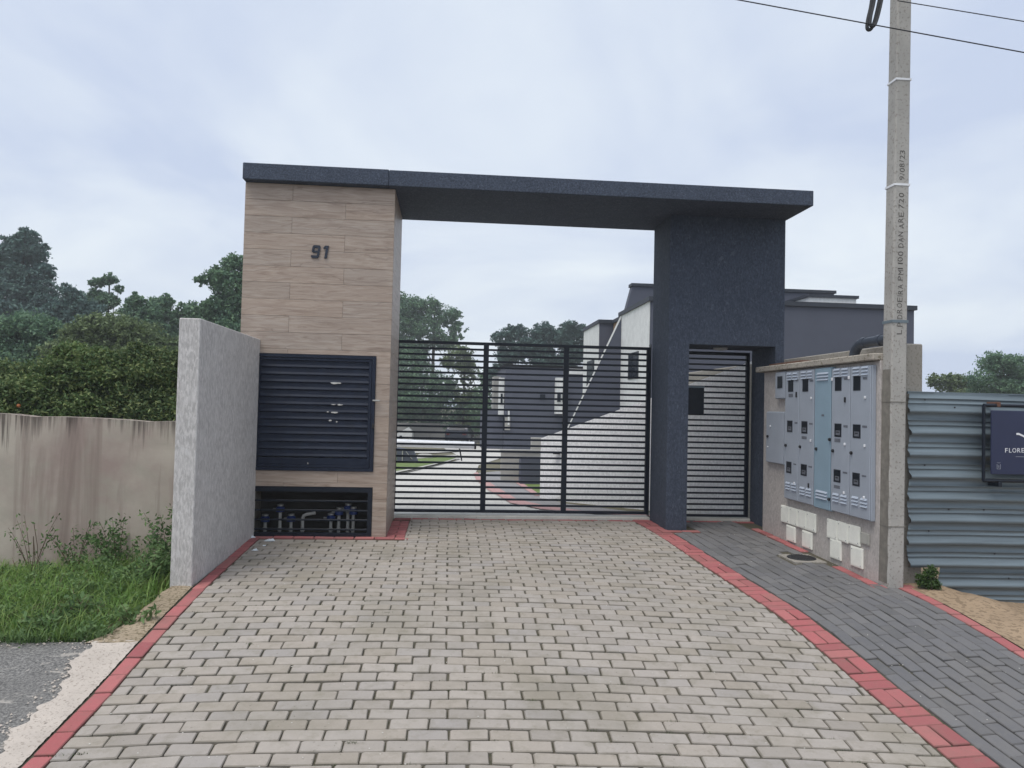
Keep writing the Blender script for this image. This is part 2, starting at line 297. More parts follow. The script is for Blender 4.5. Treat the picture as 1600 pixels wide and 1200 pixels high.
# ------------------------------------------------------------------ mesh helpers
class MB:
    def __init__(s): s.v = []; s.f = []
    def add(s, vs, fs):
        o = len(s.v); s.v += [tuple(a) for a in vs]; s.f += [tuple(i+o for i in q) for q in fs]; return s
    def box(s, x0, x1, y0, y1, z0, z1, c=0.0):
        if c <= 0:
            return s.add([(x0,y0,z0),(x1,y0,z0),(x1,y1,z0),(x0,y1,z0),(x0,y0,z1),(x1,y0,z1),(x1,y1,z1),(x0,y1,z1)],
                         [(3,2,1,0),(4,5,6,7),(0,1,5,4),(1,2,6,5),(2,3,7,6),(3,0,4,7)])
        b = bmesh.new(); bmesh.ops.create_cube(b, size=1.0)
        for v in b.verts: v.co = Vector(((x0+x1)/2+v.co.x*(x1-x0), (y0+y1)/2+v.co.y*(y1-y0), (z0+z1)/2+v.co.z*(z1-z0)))
        bmesh.ops.bevel(b, geom=b.edges[:], offset=c, segments=1, affect='EDGES')
        b.verts.index_update(); s.add([v.co[:] for v in b.verts], [[v.index for v in f.verts] for f in b.faces]); b.free(); return s
    def prism(s, pts, axis, a0, a1):
        """extrude a 2-D outline (pairs in the two other axes, in x,y,z order) from a0 to a1 along axis"""
        n = len(pts); vs = []
        for a in (a0, a1):
            for p in pts:
                q = list(p); q.insert(axis, a); vs.append(q)
        return s.add(vs, [tuple(range(n)), tuple(range(2*n-1, n-1, -1))]+[(i, n+i, n+(i+1) % n, (i+1) % n) for i in range(n)])
    def tube(s, path, r, n=8, cap=True):
        path = [Vector(p) for p in path]; rs = r if isinstance(r, (list, tuple)) else [r]*len(path); vs = []; fs = []
        up = None
        for i, p in enumerate(path):
            d = (path[min(i+1, len(path)-1)]-path[max(i-1, 0)]).normalized()
            if up is None: up = Vector((0, 0, 1)) if abs(d.z) < 0.9 else Vector((1, 0, 0))
            a = d.cross(up).normalized(); bb = a.cross(d).normalized(); up = bb
            for k in range(n):
                q = 2*math.pi*k/n; vs.append(p+a*math.cos(q)*rs[i]+bb*math.sin(q)*rs[i])
        for i in range(len(path)-1):
            for k in range(n): fs.append((i*n+k, i*n+(k+1) % n, (i+1)*n+(k+1) % n, (i+1)*n+k))
        if cap: fs.append(tuple(range(n-1, -1, -1))); fs.append(tuple(range((len(path)-1)*n, len(path)*n)))
        return s.add(vs, fs)
    def lathe(s, prof, centre, axis=2, n=16):
        vs = []; fs = []; c = Vector(centre)
        for (r, h) in prof:
            for k in range(n):
                q = 2*math.pi*k/n; a, b_ = r*math.cos(q), r*math.sin(q)
                o = [(h, a, b_), (a, h, b_), (a, b_, h)][axis]; vs.append(c+Vector(o))
        for i in range(len(prof)-1):
            for k in range(n): fs.append((i*n+k, i*n+(k+1) % n, (i+1)*n+(k+1) % n, (i+1)*n+k))
        fs.append(tuple(range(n-1, -1, -1))); fs.append(tuple(range((len(prof)-1)*n, len(prof)*n)))
        return s.add(vs, fs)
    def mesh(s, name, mat, smooth=False, fixn=True):
        me = bpy.data.meshes.new(name); me.from_pydata(s.v, [], s.f); me.materials.append(MATS[mat])
        if fixn:
            b = bmesh.new(); b.from_mesh(me); bmesh.ops.recalc_face_normals(b, faces=b.faces[:]); b.to_mesh(me); b.free()
        if smooth:
            me.polygons.foreach_set('use_smooth', [True]*len(me.polygons))
            me.set_sharp_from_angle(angle=R(35))
        me.update(); return me
    def build(s, name, mat, parent=None, smooth=False, fixn=True): return put(name, s.mesh(name, mat, smooth, fixn), parent)
def put(name, me, parent=None, loc=None, rot=None):
    o = bpy.data.objects.new(name, me); COL.objects.link(o)
    if parent: o.parent = parent
    if loc is not None: o.location = loc
    if rot is not None: o.rotation_euler = rot
    return o
def tag(o, label, cat=None, group=None, kind=None):
    o['label'] = label
    if cat: o['category'] = cat
    if group: o['group'] = group
    if kind: o['kind'] = kind
    return o
def thing(name, label, cat, group=None, loc=(0, 0, 0)):
    o = bpy.data.objects.new(name, None); COL.objects.link(o); o.location = loc; o.empty_display_size = 0.2; return tag(o, label, cat, group)
def struct(o, label): o['kind'] = 'structure'; o['label'] = label; return o
def tri_soup(name, V, F, mat, parent=None):
    me = bpy.data.meshes.new(name); k = F.shape[1]
    me.vertices.add(len(V)); me.vertices.foreach_set('co', V.astype(np.float32).ravel())
    me.loops.add(F.size); me.loops.foreach_set('vertex_index', F.astype(np.int32).ravel())
    me.polygons.add(len(F)); me.polygons.foreach_set('loop_start', np.arange(0, F.size, k, dtype=np.int32))
    me.update(calc_edges=True); me.materials.append(MATS[mat]); return put(name, me, parent)
def text_mesh(body, size, extrude=0.0, shear=0.0, spacing=1.0):
    cu = bpy.data.curves.new('lettering', 'FONT'); cu.body = body; cu.size = size; cu.extrude = extrude; cu.shear = shear; cu.space_character = spacing; cu.resolution_u = 3
    o = bpy.data.objects.new('lettering_source', cu); COL.objects.link(o)
    dg = bpy.context.evaluated_depsgraph_get(); me = bpy.data.meshes.new_from_object(o.evaluated_get(dg))
    bpy.data.objects.remove(o); bpy.data.curves.remove(cu); return me

# ------------------------------------------------------------------ the lie of the land
_prof = [(-80, -.52), (0, -.50), (2.2, -.42), (3.1, -.355), (3.54, -.318), (3.72, -.295), (4.13, -.262), (4.44, -.228), (4.9, -.165), (5.5, -.10), (6.3, -.066), (7.32, -.036), (8.84, 0), (11.5, 0), (14, -.05), (62, -1.68), (90, -2.0), (1500, -2.0)]
_ty = np.concatenate([np.arange(-80, -2, 1.0), np.arange(-2, 20, 0.05), np.arange(20, 100, 0.5), [1500]])
_tz = np.interp(_ty, [a for a, _ in _prof], [b for _, b in _prof])
_i0, _i1 = np.searchsorted(_ty, -1.5), np.searchsorted(_ty, 19.5)
_k = np.ones(9)/9; _tz[_i0:_i1] = np.convolve(_tz, _k, 'same')[_i0:_i1]
def base_z(Y): return float(np.interp(Y, _ty, _tz))
def sstep(a, b, x): q = min(1, max(0, (x-a)/(b-a))); return q*q*(3-2*q)
def crown(X, Y):
    s = 1-sstep(6.0, 8.2, Y); xx = max(-2.1, X); c = -.0062*(min(xx, 2.45)+.6)**2
    if xx > 2.45: c *= 1-sstep(2.45, 3.6, xx)
    return c*s
def zs(X, Y): return base_z(Y)+crown(X, Y)
def bow(X, Y): return -.012*(min(max(X, -2.1), 2.7)+.6)**2*(1-sstep(6.0, 8.2, Y))
def XL(Y): return float(np.interp(Y, [2.0, 3.6, 5.5, 6.0, 7.8], [-1.87, -1.885, -1.905, -1.93, -1.965]))
def XR(Y): return float(np.interp(Y, [2.0, 3.5, 4.2, 4.7, 5.3, 6.05, 7.27, 8.72, 9.0], [2.57, 2.566, 2.556, 2.547, 2.528, 2.490, 2.395, 2.312, 2.30]))

def sheet(name, xs, ys, zf, mat, parent=None):
    V = np.array([(x, y, zf(x, y)) for y in ys for x in xs]); nx = len(xs)
    F = np.array([(j*nx+i, j*nx+i+1, (j+1)*nx+i+1, (j+1)*nx+i) for j in range(len(ys)-1) for i in range(nx-1)])
    o = tri_soup(name, V, F, mat, parent); o.data.polygons.foreach_set('use_smooth', [True]*len(F)); return o
def strip_sheet(name, mat, left, right, zoff, n=60, m=3):
    """a ribbon between two poly-lines of (x, y) of equal length"""
    def samp(pl, q):
        q *= len(pl)-1; i = min(int(q), len(pl)-2); f = q-i; return (pl[i][0]*(1-f)+pl[i+1][0]*f, pl[i][1]*(1-f)+pl[i+1][1]*f)
    V = []; 
    for a in range(n+1):
        l, r_ = samp(left, a/n), samp(right, a/n)
        for c in range(m+1):
            x, y = l[0]+(r_[0]-l[0])*c/m, l[1]+(r_[1]-l[1])*c/m; V.append((x, y, base_z(y)+zoff))
    F = [(a*(m+1)+c, a*(m+1)+c+1, (a+1)*(m+1)+c+1, (a+1)*(m+1)+c) for a in range(n) for c in range(m)]
    return tri_soup(name, np.array(V), np.array(F), mat)

def ground_z(x, y):
    z = base_z(y)
    if x < -2.0:
        lot = -.20 if y > 4.9 else min(-.20, z)
        if y < 4.9: lot = z-.03
        z = lot*(1-sstep(7.5, 11, y)) + (base_z(y)-.03)*sstep(7.5, 11, y) - .02
        return z
    if x > 3.95:
        return (-.30)*(1-sstep(9, 20, y)) + (base_z(y)-.05)*sstep(9, 20, y) if y > 2 else min(z-.05, -.3)
    return zs(x, y)-(.11 if y < 9.3 else .05)
gx = sorted(set([-1200, -500, -200, -100, -60]+list(np.arange(-40, -6, 4.))+list(np.arange(-6, 8.01, .5))+[-2.02, -1.98, 3.93, 3.97]+list(np.arange(10, 44, 4.))+[60, 100, 200, 500, 1200]))
gy = sorted(set([-1200, -400, -120, -60, -30, -15, -8]+list(np.arange(-4, 12.01, .25))+[4.88, 4.92]+list(np.arange(14, 90, 4.))+[120, 200, 400, 1400]))
struct(sheet('ground', gx, gy, ground_z, 'earth'), 'bare earth and rough ground under and around the whole place')

# asphalt of the street: left of the driveway apron, and all of the carriageway behind the camera
def asphalt_edge(y): return -2.07-.10*sstep(4.0, 4.9, y)
asy = list(np.arange(-30, -2, 2.))+list(np.arange(-2, 4.93, .12))+[4.93]
V = []; cols = [-60, -30, -15, -8, -5, -4, -3.2, -2.7, -2.4]
for y in asy:
    for x in cols+[asphalt_edge(y)+.09]: V.append((x, y, zs(x, y)-.005))
n = len(cols)+1
F = np.array([(j*n+i, j*n+i+1, (j+1)*n+i+1, (j+1)*n+i) for j in range(len(asy)-1) for i in range(n-1)])
struct(tri_soup('street', np.array(V), F, 'asphalt'), 'worn grey asphalt street meeting the pale concrete apron')
struct(sheet('street_crossing', list(np.arange(-2.2, 4.0, .4))+[6, 10, 20, 40], [-30, -15, -8, -4, -2, 0, 1, 1.8, 2.3], lambda x, y: zs(x, y)-.012, 'asphalt'), 'asphalt carriageway running past the foot of the paved driveway')

# pale concrete apron and the brown haunch beside the red border
def ribbon(name, ys, left, right, zl, zr, mat):
    V = []
    for y in ys:
        l, r_ = left(y), right(y)
        for c in range(6):
            f = c/5; x = l+(r_-l)*f; V.append((x, y, zl(y)*(1-f)+zr(y)*f+random.uniform(-.003, .003)))
    F = np.array([(j*6+i, j*6+i+1, (j+1)*6+i+1, (j+1)*6+i) for j in range(len(ys)-1) for i in range(5)])
    o = tri_soup(name, np.array(V), F, mat); o.data.polygons.foreach_set('use_smooth', [True]*len(F)); return o
ys = list(np.arange(2.2, 4.95, .02))
struct(ribbon('concrete_apron', ys, lambda y: asphalt_edge(y)+.022*math.sin(y*9.1)+.016*math.sin(y*23.7+1)+.010*math.sin(y*51)+random.uniform(-.010, .010), lambda y: XL(y)-.012, lambda y: zs(-2.1, y)+.006, lambda y: zs(-1.95, y)-.002, 'apron'), 'whitish rough concrete strip between asphalt and red paver border')
ys = list(np.arange(4.9, 6.12, .05)); V = []
for y in ys:
    xo = float(np.interp(y, [4.9, 5.05, 5.3, 5.9, 6.1], [-2.24, -2.13, -2.09, -2.105, -2.11]))+.010*math.sin(y*17); xi = XL(y)-.012; zi, zo = zs(-1.95, y)-.003, base_z(y)-.012
    for (x, z) in ((xo-.10, -.30), (xo-.035, zo-.05), (xo, zo), (xo+(xi-xo)*.35, zo+.006), (xo+(xi-xo)*.7, zi+.004), (xi, zi)): V.append((x, y, z+random.uniform(-.003, .003)))
F = np.array([(j*6+i, j*6+i+1, (j+1)*6+i+1, (j+1)*6+i) for j in range(len(ys)-1) for i in range(5)])
o = tri_soup('concrete_haunch', np.array(V), F, 'haunch'); o.data.polygons.foreach_set('use_smooth', [True]*len(F)); struct(o, 'brownish mortar haunch sloping from red border down to the grass')

# ------------------------------------------------------------------ paving, stone by stone
drive = struct(sheet('driveway', [-2.0+.25*i for i in range(20)]+[2.75], list(np.arange(2.15, 9.06, .15)), lambda x, y: zs(x, y)-.013, 'joint_sand'), 'paved driveway of pale grey concrete blocks rising to the sliding gate')
walk = struct(sheet('walkway', [2.70, 2.9, 3.1, 3.3, 3.5, 3.7, 3.8, 3.925], list(np.arange(2.15, 9.06, .15)), lambda x, y: zs(x, y)-.0125, 'joint_sand'), 'dark grey block walkway leading to the pedestrian gate')
border = bpy.data.objects.new('paver_border', None); COL.objects.link(border); struct(border, 'red concrete block border edging driveway and walkway')
_pm = {}
def paver_mesh(L, W, mat, H=.055, c=.0048):
    key = (round(L, 3), round(W, 3), mat, random.randrange(7))
    if key not in _pm:
        a, b_ = L/2, W/2; j = lambda: random.uniform(-.0022, .0022); r1 = random.uniform(.004, .010)
        out = [(-a+r1, -b_), (a-r1, -b_), (a, -b_+r1), (a, b_-r1), (a-r1, b_), (-a+r1, b_), (-a, b_-r1), (-a, -b_+r1)]; out = [(x+j(), y+j()) for x, y in out]
        ka, kb = (a-c)/a, (b_-c)/b_
        vs = [(x, y, -H) for x, y in out]+[(x, y, -c*.9+j()*.5) for x, y in out]+[(x*ka+j()*.5, y*kb+j()*.5, j()*.15) for x, y in out]
        fs = [(r_*8+i, r_*8+(i+1) % 8, r_*8+8+(i+1) % 8, r_*8+8+i) for r_ in (0, 1) for i in range(8)]+[tuple(range(16, 24))]
        me = bpy.data.meshes.new('paver'); me.from_pydata(vs, [], fs); me.materials.append(MATS[mat]); me.update(); _pm[key] = me
    return _pm[key]
def paver_matrix(x, y, ang, jit=1.0):
    e_ = .04; z = zs(x, y); dx = (zs(x+e_, y)-zs(x-e_, y))/(2*e_); dy = (zs(x, y+e_)-zs(x, y-e_))/(2*e_)
    nrm = Vector((-dx+random.gauss(0, .011)*jit, -dy+random.gauss(0, .013)*jit, 1)).normalized()
    a = ang+random.gauss(0, .011)*jit; xa = Vector((math.cos(a), math.sin(a), 0)); xa = (xa-nrm*xa.dot(nrm)).normalized(); ya = nrm.cross(xa)
    p = Vector((x+random.gauss(0, .0015)*jit, y+random.gauss(0, .0015)*jit, z+random.gauss(0, .0018)*jit))
    return Matrix(((xa.x, ya.x, nrm.x, p.x), (xa.y, ya.y, nrm.y, p.y), (xa.z, ya.z, nrm.z, p.z), (0, 0, 0, 1)))
def project(p):
    d = np.array(p)-np.array([0, 0, ZC]); w_ = d@FWD
    return (800+FPX*(d@CXA)/w_, 600-FPX*(d@CYA)/w_, w_)
def lay(stones, parent, mat, name, limit=300):
    """stones: (x, y, angle, L, W). The stones that show largest become objects, the rest one joined part."""
    items = []
    for (x, y, a, L, W) in stones:
        M = paver_matrix(x, y, a); px, py, dep = project(M.translation)
        items.append((0 if (-10 < px < 1610 and dep > 0 and py < 1206) else 1, dep, M, L, W))
    items.sort(key=lambda q: (q[0], q[1]/(max(.03, q[3])**.25)))
    near, rest = items[:limit], items[limit:]
    for _, _, M, L, W in near:
        o = bpy.data.objects.new(name, paver_mesh(L, W, mat)); COL.objects.link(o); o.parent = parent; o.matrix_local = M
    if rest:
        vs, fs = [], []
        for _, _, M, L, W in rest:
            me = paver_mesh(L, W, mat); k = len(vs); vs += [tuple(M @ v.co) for v in me.vertices]; fs += [[i+k for i in p.vertices] for p in me.polygons]
        me = bpy.data.meshes.new('further_pavers'); me.from_pydata(vs, [], fs); me.materials.append(MATS[mat]); me.update(); o = put('further_pavers', me, parent); o['kind'] = 'stuff'
PL, PW, PX, PY = .1985, .0975, .2055, .1035
st = []; row = 0; y = 2.25
while y < 8.92:
    off = (row % 2)*.5*PX+random.uniform(-.012, .012); x0 = XL(y)+.106; x1 = XR(y)-.004
    if y > 7.71: x0 = -.412
    x = x0-((x0+20-off) % PX)
    while x < x1:
        a, b_ = max(x+.0035, x0), min(x+PX-.0035, x1)
        if b_-a > .018:
            xc = (a+b_)/2; yc = y+bow(xc, y)-bow(x0, y)*.0; k = (bow(xc+.05, y)-bow(xc-.05, y))/.1
            if yc < 8.9: st.append((xc, yc+.004*math.sin(xc*2.3+row*.7), math.atan(k), b_-a-random.choice((0, 0, .002, .004)), PW-random.choice((0, 0, .0015, .003))))
        x += PX
    y += PY; row += 1
lay(st, drive, 'paver_grey', 'paver')
# dark walkway, stones laid lengthways
st = []; ncol = 11
for c in range(ncol):
    y = 2.25+(c % 2)*.5*PX+random.uniform(-.02, .02)
    while y < 8.9:
        xa = XR(y)+.214; xb = 3.790 if y < 6.05 else 3.585
        wdt = (3.790-xa)/ncol; cx = xa+wdt*(c+.5); ww = wdt-.007
        l_, r_ = cx-ww/2, min(cx+ww/2, xb)
        yy = y+PX/2
        hole = (3.30 < cx < 3.70 and 6.80 < yy < 7.20) or (cx < 2.86 and yy > 8.26)
        if r_-l_ > .03 and not hole: st.append(((l_+r_)/2, yy, math.pi/2+math.atan((XR(y)-XR(y+.2))/.2), PL+.003, r_-l_))
        y += PX
lay(st, walk, 'paver_dark', 'paver')
# red borders
st = []
y = 2.25
while y < 7.66: st.append((XL(y)+.049, y+.1, math.pi/2, PL, .093)); y += .2045
y = 2.27; k = 0
while y < 8.85:
    an = math.atan((XR(y+.2)-XR(y))/.2)
    if k % 2 == 0:
        for q in (0, 1): st.append((XR(y)+.1025, y+.05+.103*q, -an*.5, PL+.003, .096))
    else:
        for q in (0, 1): st.append((XR(y)+.051+.1035*q, y+.1015, math.pi/2-an, PL, .096))
    y += .2055; k += 1
x = XL(7.8)+.02
while x < -.45: st.append((x+.1, 7.80, 0, PL, .092)); x += .2045
for j in range(9):
    yy = 7.90+j*.1035+.02
    if yy < 8.86:
        if j % 2: st.append((-.512, yy, 0, PL, .095))
        else: st.append((-.563, yy, 0, .094, .095)); st.append((-.461, yy, 0, .094, .095))
x = -.60
while x < 2.5:
    if random.random() < .5: st.append((x+.05, 8.955, math.pi/2, .095, .095)); x += .103
    else: st.append((x+.1, 8.955, 0, PL, .095)); x += .2055
y = 2.25
while y < 5.95: st.append((3.845, y+.1, math.pi/2, PL, .093)); y += .2045
for q in range(2): st.append((3.70+.2*q-.02, 6.0, 0, PL*.95, .09))
y = 6.06
while y < 8.4:
    if not 6.74 < y+.1 < 7.26: st.append((3.64, y+.1, math.pi/2, PL, .093))
    y += .2045
st += [(2.60+.2*q, 8.305, 0, PL, .095) for q in range(2)]
x = 2.80
while x < 3.72: st.append((x+.1, 8.955, 0, PL, .09)); x += .2045
lay(st, border, 'paver_red', 'paver')

# manhole: pale square slab with a round iron cover
mh = thing('manhole', 'round dark iron manhole cover in a pale concrete square by the meter wall', 'manhole', loc=(3.50, 7.0, zs(3.5, 7)))
MB().box(-.19, .125, -.19, .19, -.05, -.001, .004).build('collar', 'pier_concrete', mh)
MB().lathe([(.135, -.01), (.135, .006), (.125, .010), (.0, .010)][:3], (-.035, 0, 0), 2, 28).build('cover', 'cast_iron', mh)
rib = MB()
for k in range(-4, 5):
    hw = math.sqrt(max(.0, .118**2-(k*.025)**2)); rib.box(-.035+k*.025-.004, -.035+k*.025+.004, -hw, hw, .0095, .0135)
rib.build('cover_ribs', 'cast_iron', mh)

# ------------------------------------------------------------------ moss and grass tufts in the joints
def blades(pts, hmin, hmax, wid, lean, mat, name, label=None, seed=3, segs=2):
    rg = np.random.default_rng(seed); P = np.array(pts); n_ = len(P)
    a = rg.uniform(0, 2*np.pi, n_); h = rg.uniform(hmin, hmax, n_)*(P[:, 3] if P.shape[1] > 3 else 1); le = rg.uniform(.1, lean, n_)*h
    d = np.stack([np.cos(a), np.sin(a), np.zeros(n_)], 1); s = np.stack([-np.sin(a), np.cos(a), np.zeros(n_)], 1)*(wid*rg.uniform(.6, 1.3, n_))[:, None]
    B = P[:, :3]; up = np.array([0, 0, 1.0])
    mid = B+d*(le*.35)[:, None]+up*(h*.62)[:, None]; tip = B+d*le[:, None]+up*(h*rg.uniform(.75, 1.0, n_))[:, None]
    V = np.stack([B-s, B+s, mid-s*.7, mid+s*.7, tip], 1).reshape(-1, 3); o = np.arange(n_)[:, None]*5
    F = np.concatenate([o+np.array([0, 1, 3]), o+np.array([0, 3, 2]), o+np.array([2, 3, 4])])
    ob = tri_soup(name, V, F, mat)
    if label: tag(ob, label, kind='stuff')
    return ob
pts = []
for _ in range(190):
    y = random.uniform(3.2, 8.3); r_ = round((y-2.25)/PY-.5)+.5; yj = 2.25+r_*PY; x = random.uniform(XL(y)+.12, XR(y)-.05)
    if y > 7.7 and x < -.4: continue
    for q in range(random.randint(6, 26)):
        xx = x+random.gauss(0, .03); yy = yj+bow(xx, y)+random.gauss(0, .003); pts.append((xx, yy, zs(xx, yy)-.010, random.uniform(.5, 1.1)))
for (px_, py_) in ((605, 958), (575, 940), (518, 930), (500, 946), (390, 1008), (550, 1162), (830, 1095), (1052, 1130), (720, 870), (125, 1180), (90, 1182)):
    r_ = ray(px_, py_); tt = 3.0
    while ZC+r_[2]*tt > zs(r_[0]*tt, r_[1]*tt): tt += .01
    for q in range(45): xx, yy = r_[0]*tt+random.gauss(0, .018), r_[1]*tt+random.gauss(0, .004); pts.append((xx, yy, zs(xx, yy)-.009, random.uniform(.6, 1.3)))
blades(pts, .008, .022, .0016, 1.0, 'moss', 'joint_moss', 'green moss and grass tufts growing in driveway joints', 5)

# ------------------------------------------------------------------ gate house
gh = thing('gatehouse', 'gatehouse portal with wood-look tiled pillar, dark flat roof slab and dark pier', 'gatehouse', loc=(0, 0, 0))
X0, X1, YF, YBK, ZT = -2.15, -.62, 7.865, 9.05, 3.63
core = MB()
core.box(X0, X1, YF, YBK, 1.86, ZT); core.box(X0, -2.005, YF, YBK, -.3, 1.86); core.box(-.755, X1, YF, YBK, -.3, 1.86)
core.box(-2.005, -.755, YF, YBK, .49, .645); core.box(-2.005, -.755, 7.98, YBK, .645, 1.86); core.box(-2.005, -.755, 8.30, YBK, -.3, .49)
pil = core.build('tiled_pillar', 'tile_bed', gh)
# tiles on the front
hz, gap = .172, .0022
holes = [(-2.02, -.757, .648, 1.857), (-2.02, -.757, -.4, .487)]
def cut(rect):
    out = [rect]
    for h in holes:
        nx_ = []
        for (a, b_, c, d) in out:
            if b_ <= h[0] or a >= h[1] or d <= h[2] or c >= h[3]: nx_.append((a, b_, c, d)); continue
            if c < h[2]: nx_.append((a, b_, c, h[2]))
            if d > h[3]: nx_.append((a, b_, h[3], d))
            zc0, zc1 = max(c, h[2]), min(d, h[3])
            if a < h[0]: nx_.append((a, h[0], zc0, zc1))
            if b_ > h[1]: nx_.append((h[1], b_, zc0, zc1))
        out = nx_
    return [q for q in out if q[1]-q[0] > .02 and q[3]-q[2] > .012]
z = ZT-.004; r_ = 0
while z > -.05:
    zb = max(z-hz, -.06); xj = -1.665 if r_ % 2 == 0 else -1.118
    for (a, b_) in ((X0, xj), (xj, X1+.010)):
        for (p, q, c, d) in cut((a+gap/2, b_-gap/2, zb+gap/2, z-gap/2)):
            MB().box(p, q, YF-.012+random.uniform(-.0006, .0006), YF, c, d, .0007).build('tile', 'wood_tile', pil)
    z -= hz; r_ += 1
z = ZT-.004; r_ = 0
while z > -.05:
    zb = max(z-hz, -.06); yj = 8.30 if r_ % 2 else 8.75
    for (a, b_) in ((YF-.002, yj), (yj, YBK)):
        MB().box(X1, X1+.0105, a+gap/2, b_-gap/2, zb+gap/2, z-gap/2, .0012).build('tile', 'wood_tile', pil)
    z -= hz; r_ += 1
# roof slab in two pours, a hair out of line
MB().box(-2.155, -.672, 7.75, 9.16, 3.632, 3.802, .006).build('roof_slab', 'stucco_slab', gh)
MB().box(-.668, 3.930, 7.747, 9.16, 3.630, 3.797, .006).build('roof_slab', 'stucco_slab', gh)
# dark pier with the pedestrian doorway
xa, xb, xc, xd = 2.522, 2.766, 3.802, 3.905
MB().prism([(xa, -.25), (xb, -.25), (xb, 2.132), (xc, 2.132), (xc, -.25), (xd, -.25), (xd, 3.632), (xa, 3.632)], 1, 8.37, 9.05).build('dark_pier', 'stucco_dark', gh)
lampm = MB().lathe([(.085, 0), (.09, -.012), (.07, -.028), (.03, -.036)], (3.27, 8.72, 2.131), 2, 18).build('doorway_lamp', 'lamp_lens', gh, True)
# house number 91
def digit(strokes, x, zb, w_, h_, y):
    m_ = MB()
    for poly in strokes: m_.prism([(x+px*w_+pz*h_*.14, zb+pz*h_) for px, pz in poly], 1, y-.012, y)
    return m_
nine = [[(0.0, .52), (.28, .52), (.28, .86), (0, .88)], [(0, .88), (.14, 1), (.86, 1), (1, .88), (.72, .80), (.28, .80)], [(.72, .80), (1, .88), (1, .12), (.72, .22)], [(.0, .52), (.12, .42), (.72, .42), (.72, .58), (.28, .58)],
        [(.0, .12), (.14, 0), (.86, 0), (1, .12), (.72, .20), (.0, .20)]]
one = [[(.38, 0), (.72, 0), (.72, 1), (.38, 1)], [(.05, .74), (.38, .80), (.38, 1), (.28, 1), (.05, .86)]]
yn = YF-.0135
digit(nine, -1.462, 2.862, .083, .134, yn).build('number_digit', 'number_metal', gh)
digit(one, -1.352, 2.862, .075, .134, yn).build('number_digit', 'number_metal', gh)

# upper cabinet door with pressed louvres
cd = MB()
cx0, cx1, cz0, cz1 = -2.003, -.760, .652, 1.853
for (a, b_, c, d) in ((cx0, cx1, cz1-.032, cz1), (cx0, cx1, cz0, cz0+.032), (cx0, cx0+.036, cz0+.032, cz1-.032), (cx1-.036, cx1, cz0+.032, cz1-.032)): cd.box(a, b_, 7.835, 7.875, c, d)
door = cd.build('cabinet_door', 'cabinet_paint', gh)
inr = MB(); a0, a1, c0, c1 = cx0+.038, cx1-.040, cz0+.036, cz1-.036
for (a, b_, c, d) in ((a0, a1, c1-.026, c1), (a0, a1, c0, c0+.026), (a0, a0+.028, c0+.026, c1-.026), (a1-.028, a1, c0+.026, c1-.026)): inr.box(a, b_, 7.842, 7.872, c, d)
inr.build('door_frame', 'cabinet_paint', door)
nsl = 13; pz = (c1-c0-.056-.075)/nsl; zz = c1-.028
for k in range(nsl):
    zt, zb = zz-k*pz, zz-(k+1)*pz
    MB().prism([(7.861, zt), (7.858, zt-.55*pz), (7.848, zt-.84*pz), (7.850, zb+.005), (7.868, zb+.001), (7.878, zb+.001), (7.878, zt)], 0, a0+.03, a1-.03).build('slat', 'cabinet_paint', door)
MB().box(a0+.03, a1-.03, 7.856, 7.872, c0+.027, c0+.098).build('kick_panel', 'cabinet_paint', door)
def peel(px, py, w_, h_, y, seed):
    rg = random.Random(seed); c = atY(px, py, y); s_ = w_/1160*y/2; hh = h_/1160*y/2; pts_ = []
    for k in range(14):
        q = 2*math.pi*k/14; rr = rg.uniform(.45, 1.0); pts_.append((c.x+math.cos(q)*s_*rr, c.z+math.sin(q)*hh*rr))
    MB().prism(pts_, 1, y-.0015, y+.001).build('peeled_paint', 'peeled', door)
for i, q in enumerate([(524, 598.5, 20, 4), (521, 632, 9, 2), (531, 632.5, 10, 3), (512, 643.5, 5, 2), (524, 644.5, 15, 4), (516, 657, 6, 3), (526, 659, 3, 3), (481, 724, 2, 5)]): peel(q[0], q[1], q[2], q[3], 7.8445, i)
lt = atY(587.5, 626, 7.83); MB().box(lt.x-.035, lt.x+.04, 7.815, 7.834, lt.z-.008, lt.z+.008, .003).build('latch', 'pvc_white', door)
lt = atY(583, 666, 7.83); MB().box(lt.x-.012, lt.x+.012, 7.815, 7.836, lt.z-.025, lt.z+.025, .003).build('handle', 'knob_black', door)
# lower barred niche for the water meters
gr = MB(); g0, g1, h0, h1 = -2.003, -.760, -.045, .484
for (a, b_, c, d) in ((g0, g1, h1-.05, h1), (g0, g1, h0, h0+.06), (g0, g0+.045, h0+.06, h1-.05), (g1-.045, g1, h0+.06, h1-.05)): gr.box(a, b_, 7.845, 7.88, c, d)
grille = gr.build('niche_grille', 'gate_paint', gh)
for k in range(4):
    zz = .046+k*.098; MB().box(g0+.045, g1-.045, 7.855, 7.875, zz-.009, zz+.009, .002).build('bar', 'gate_paint', grille)
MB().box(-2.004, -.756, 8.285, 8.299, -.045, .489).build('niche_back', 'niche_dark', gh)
MB().box(-2.003, -1.99, 7.885, 8.284, -.044, .488).build('niche_side', 'dull_brown', gh)
MB().box(-1.989, -.757, 7.885, 8.284, -.07, -.045).build('niche_floor', 'niche_dark', gh)
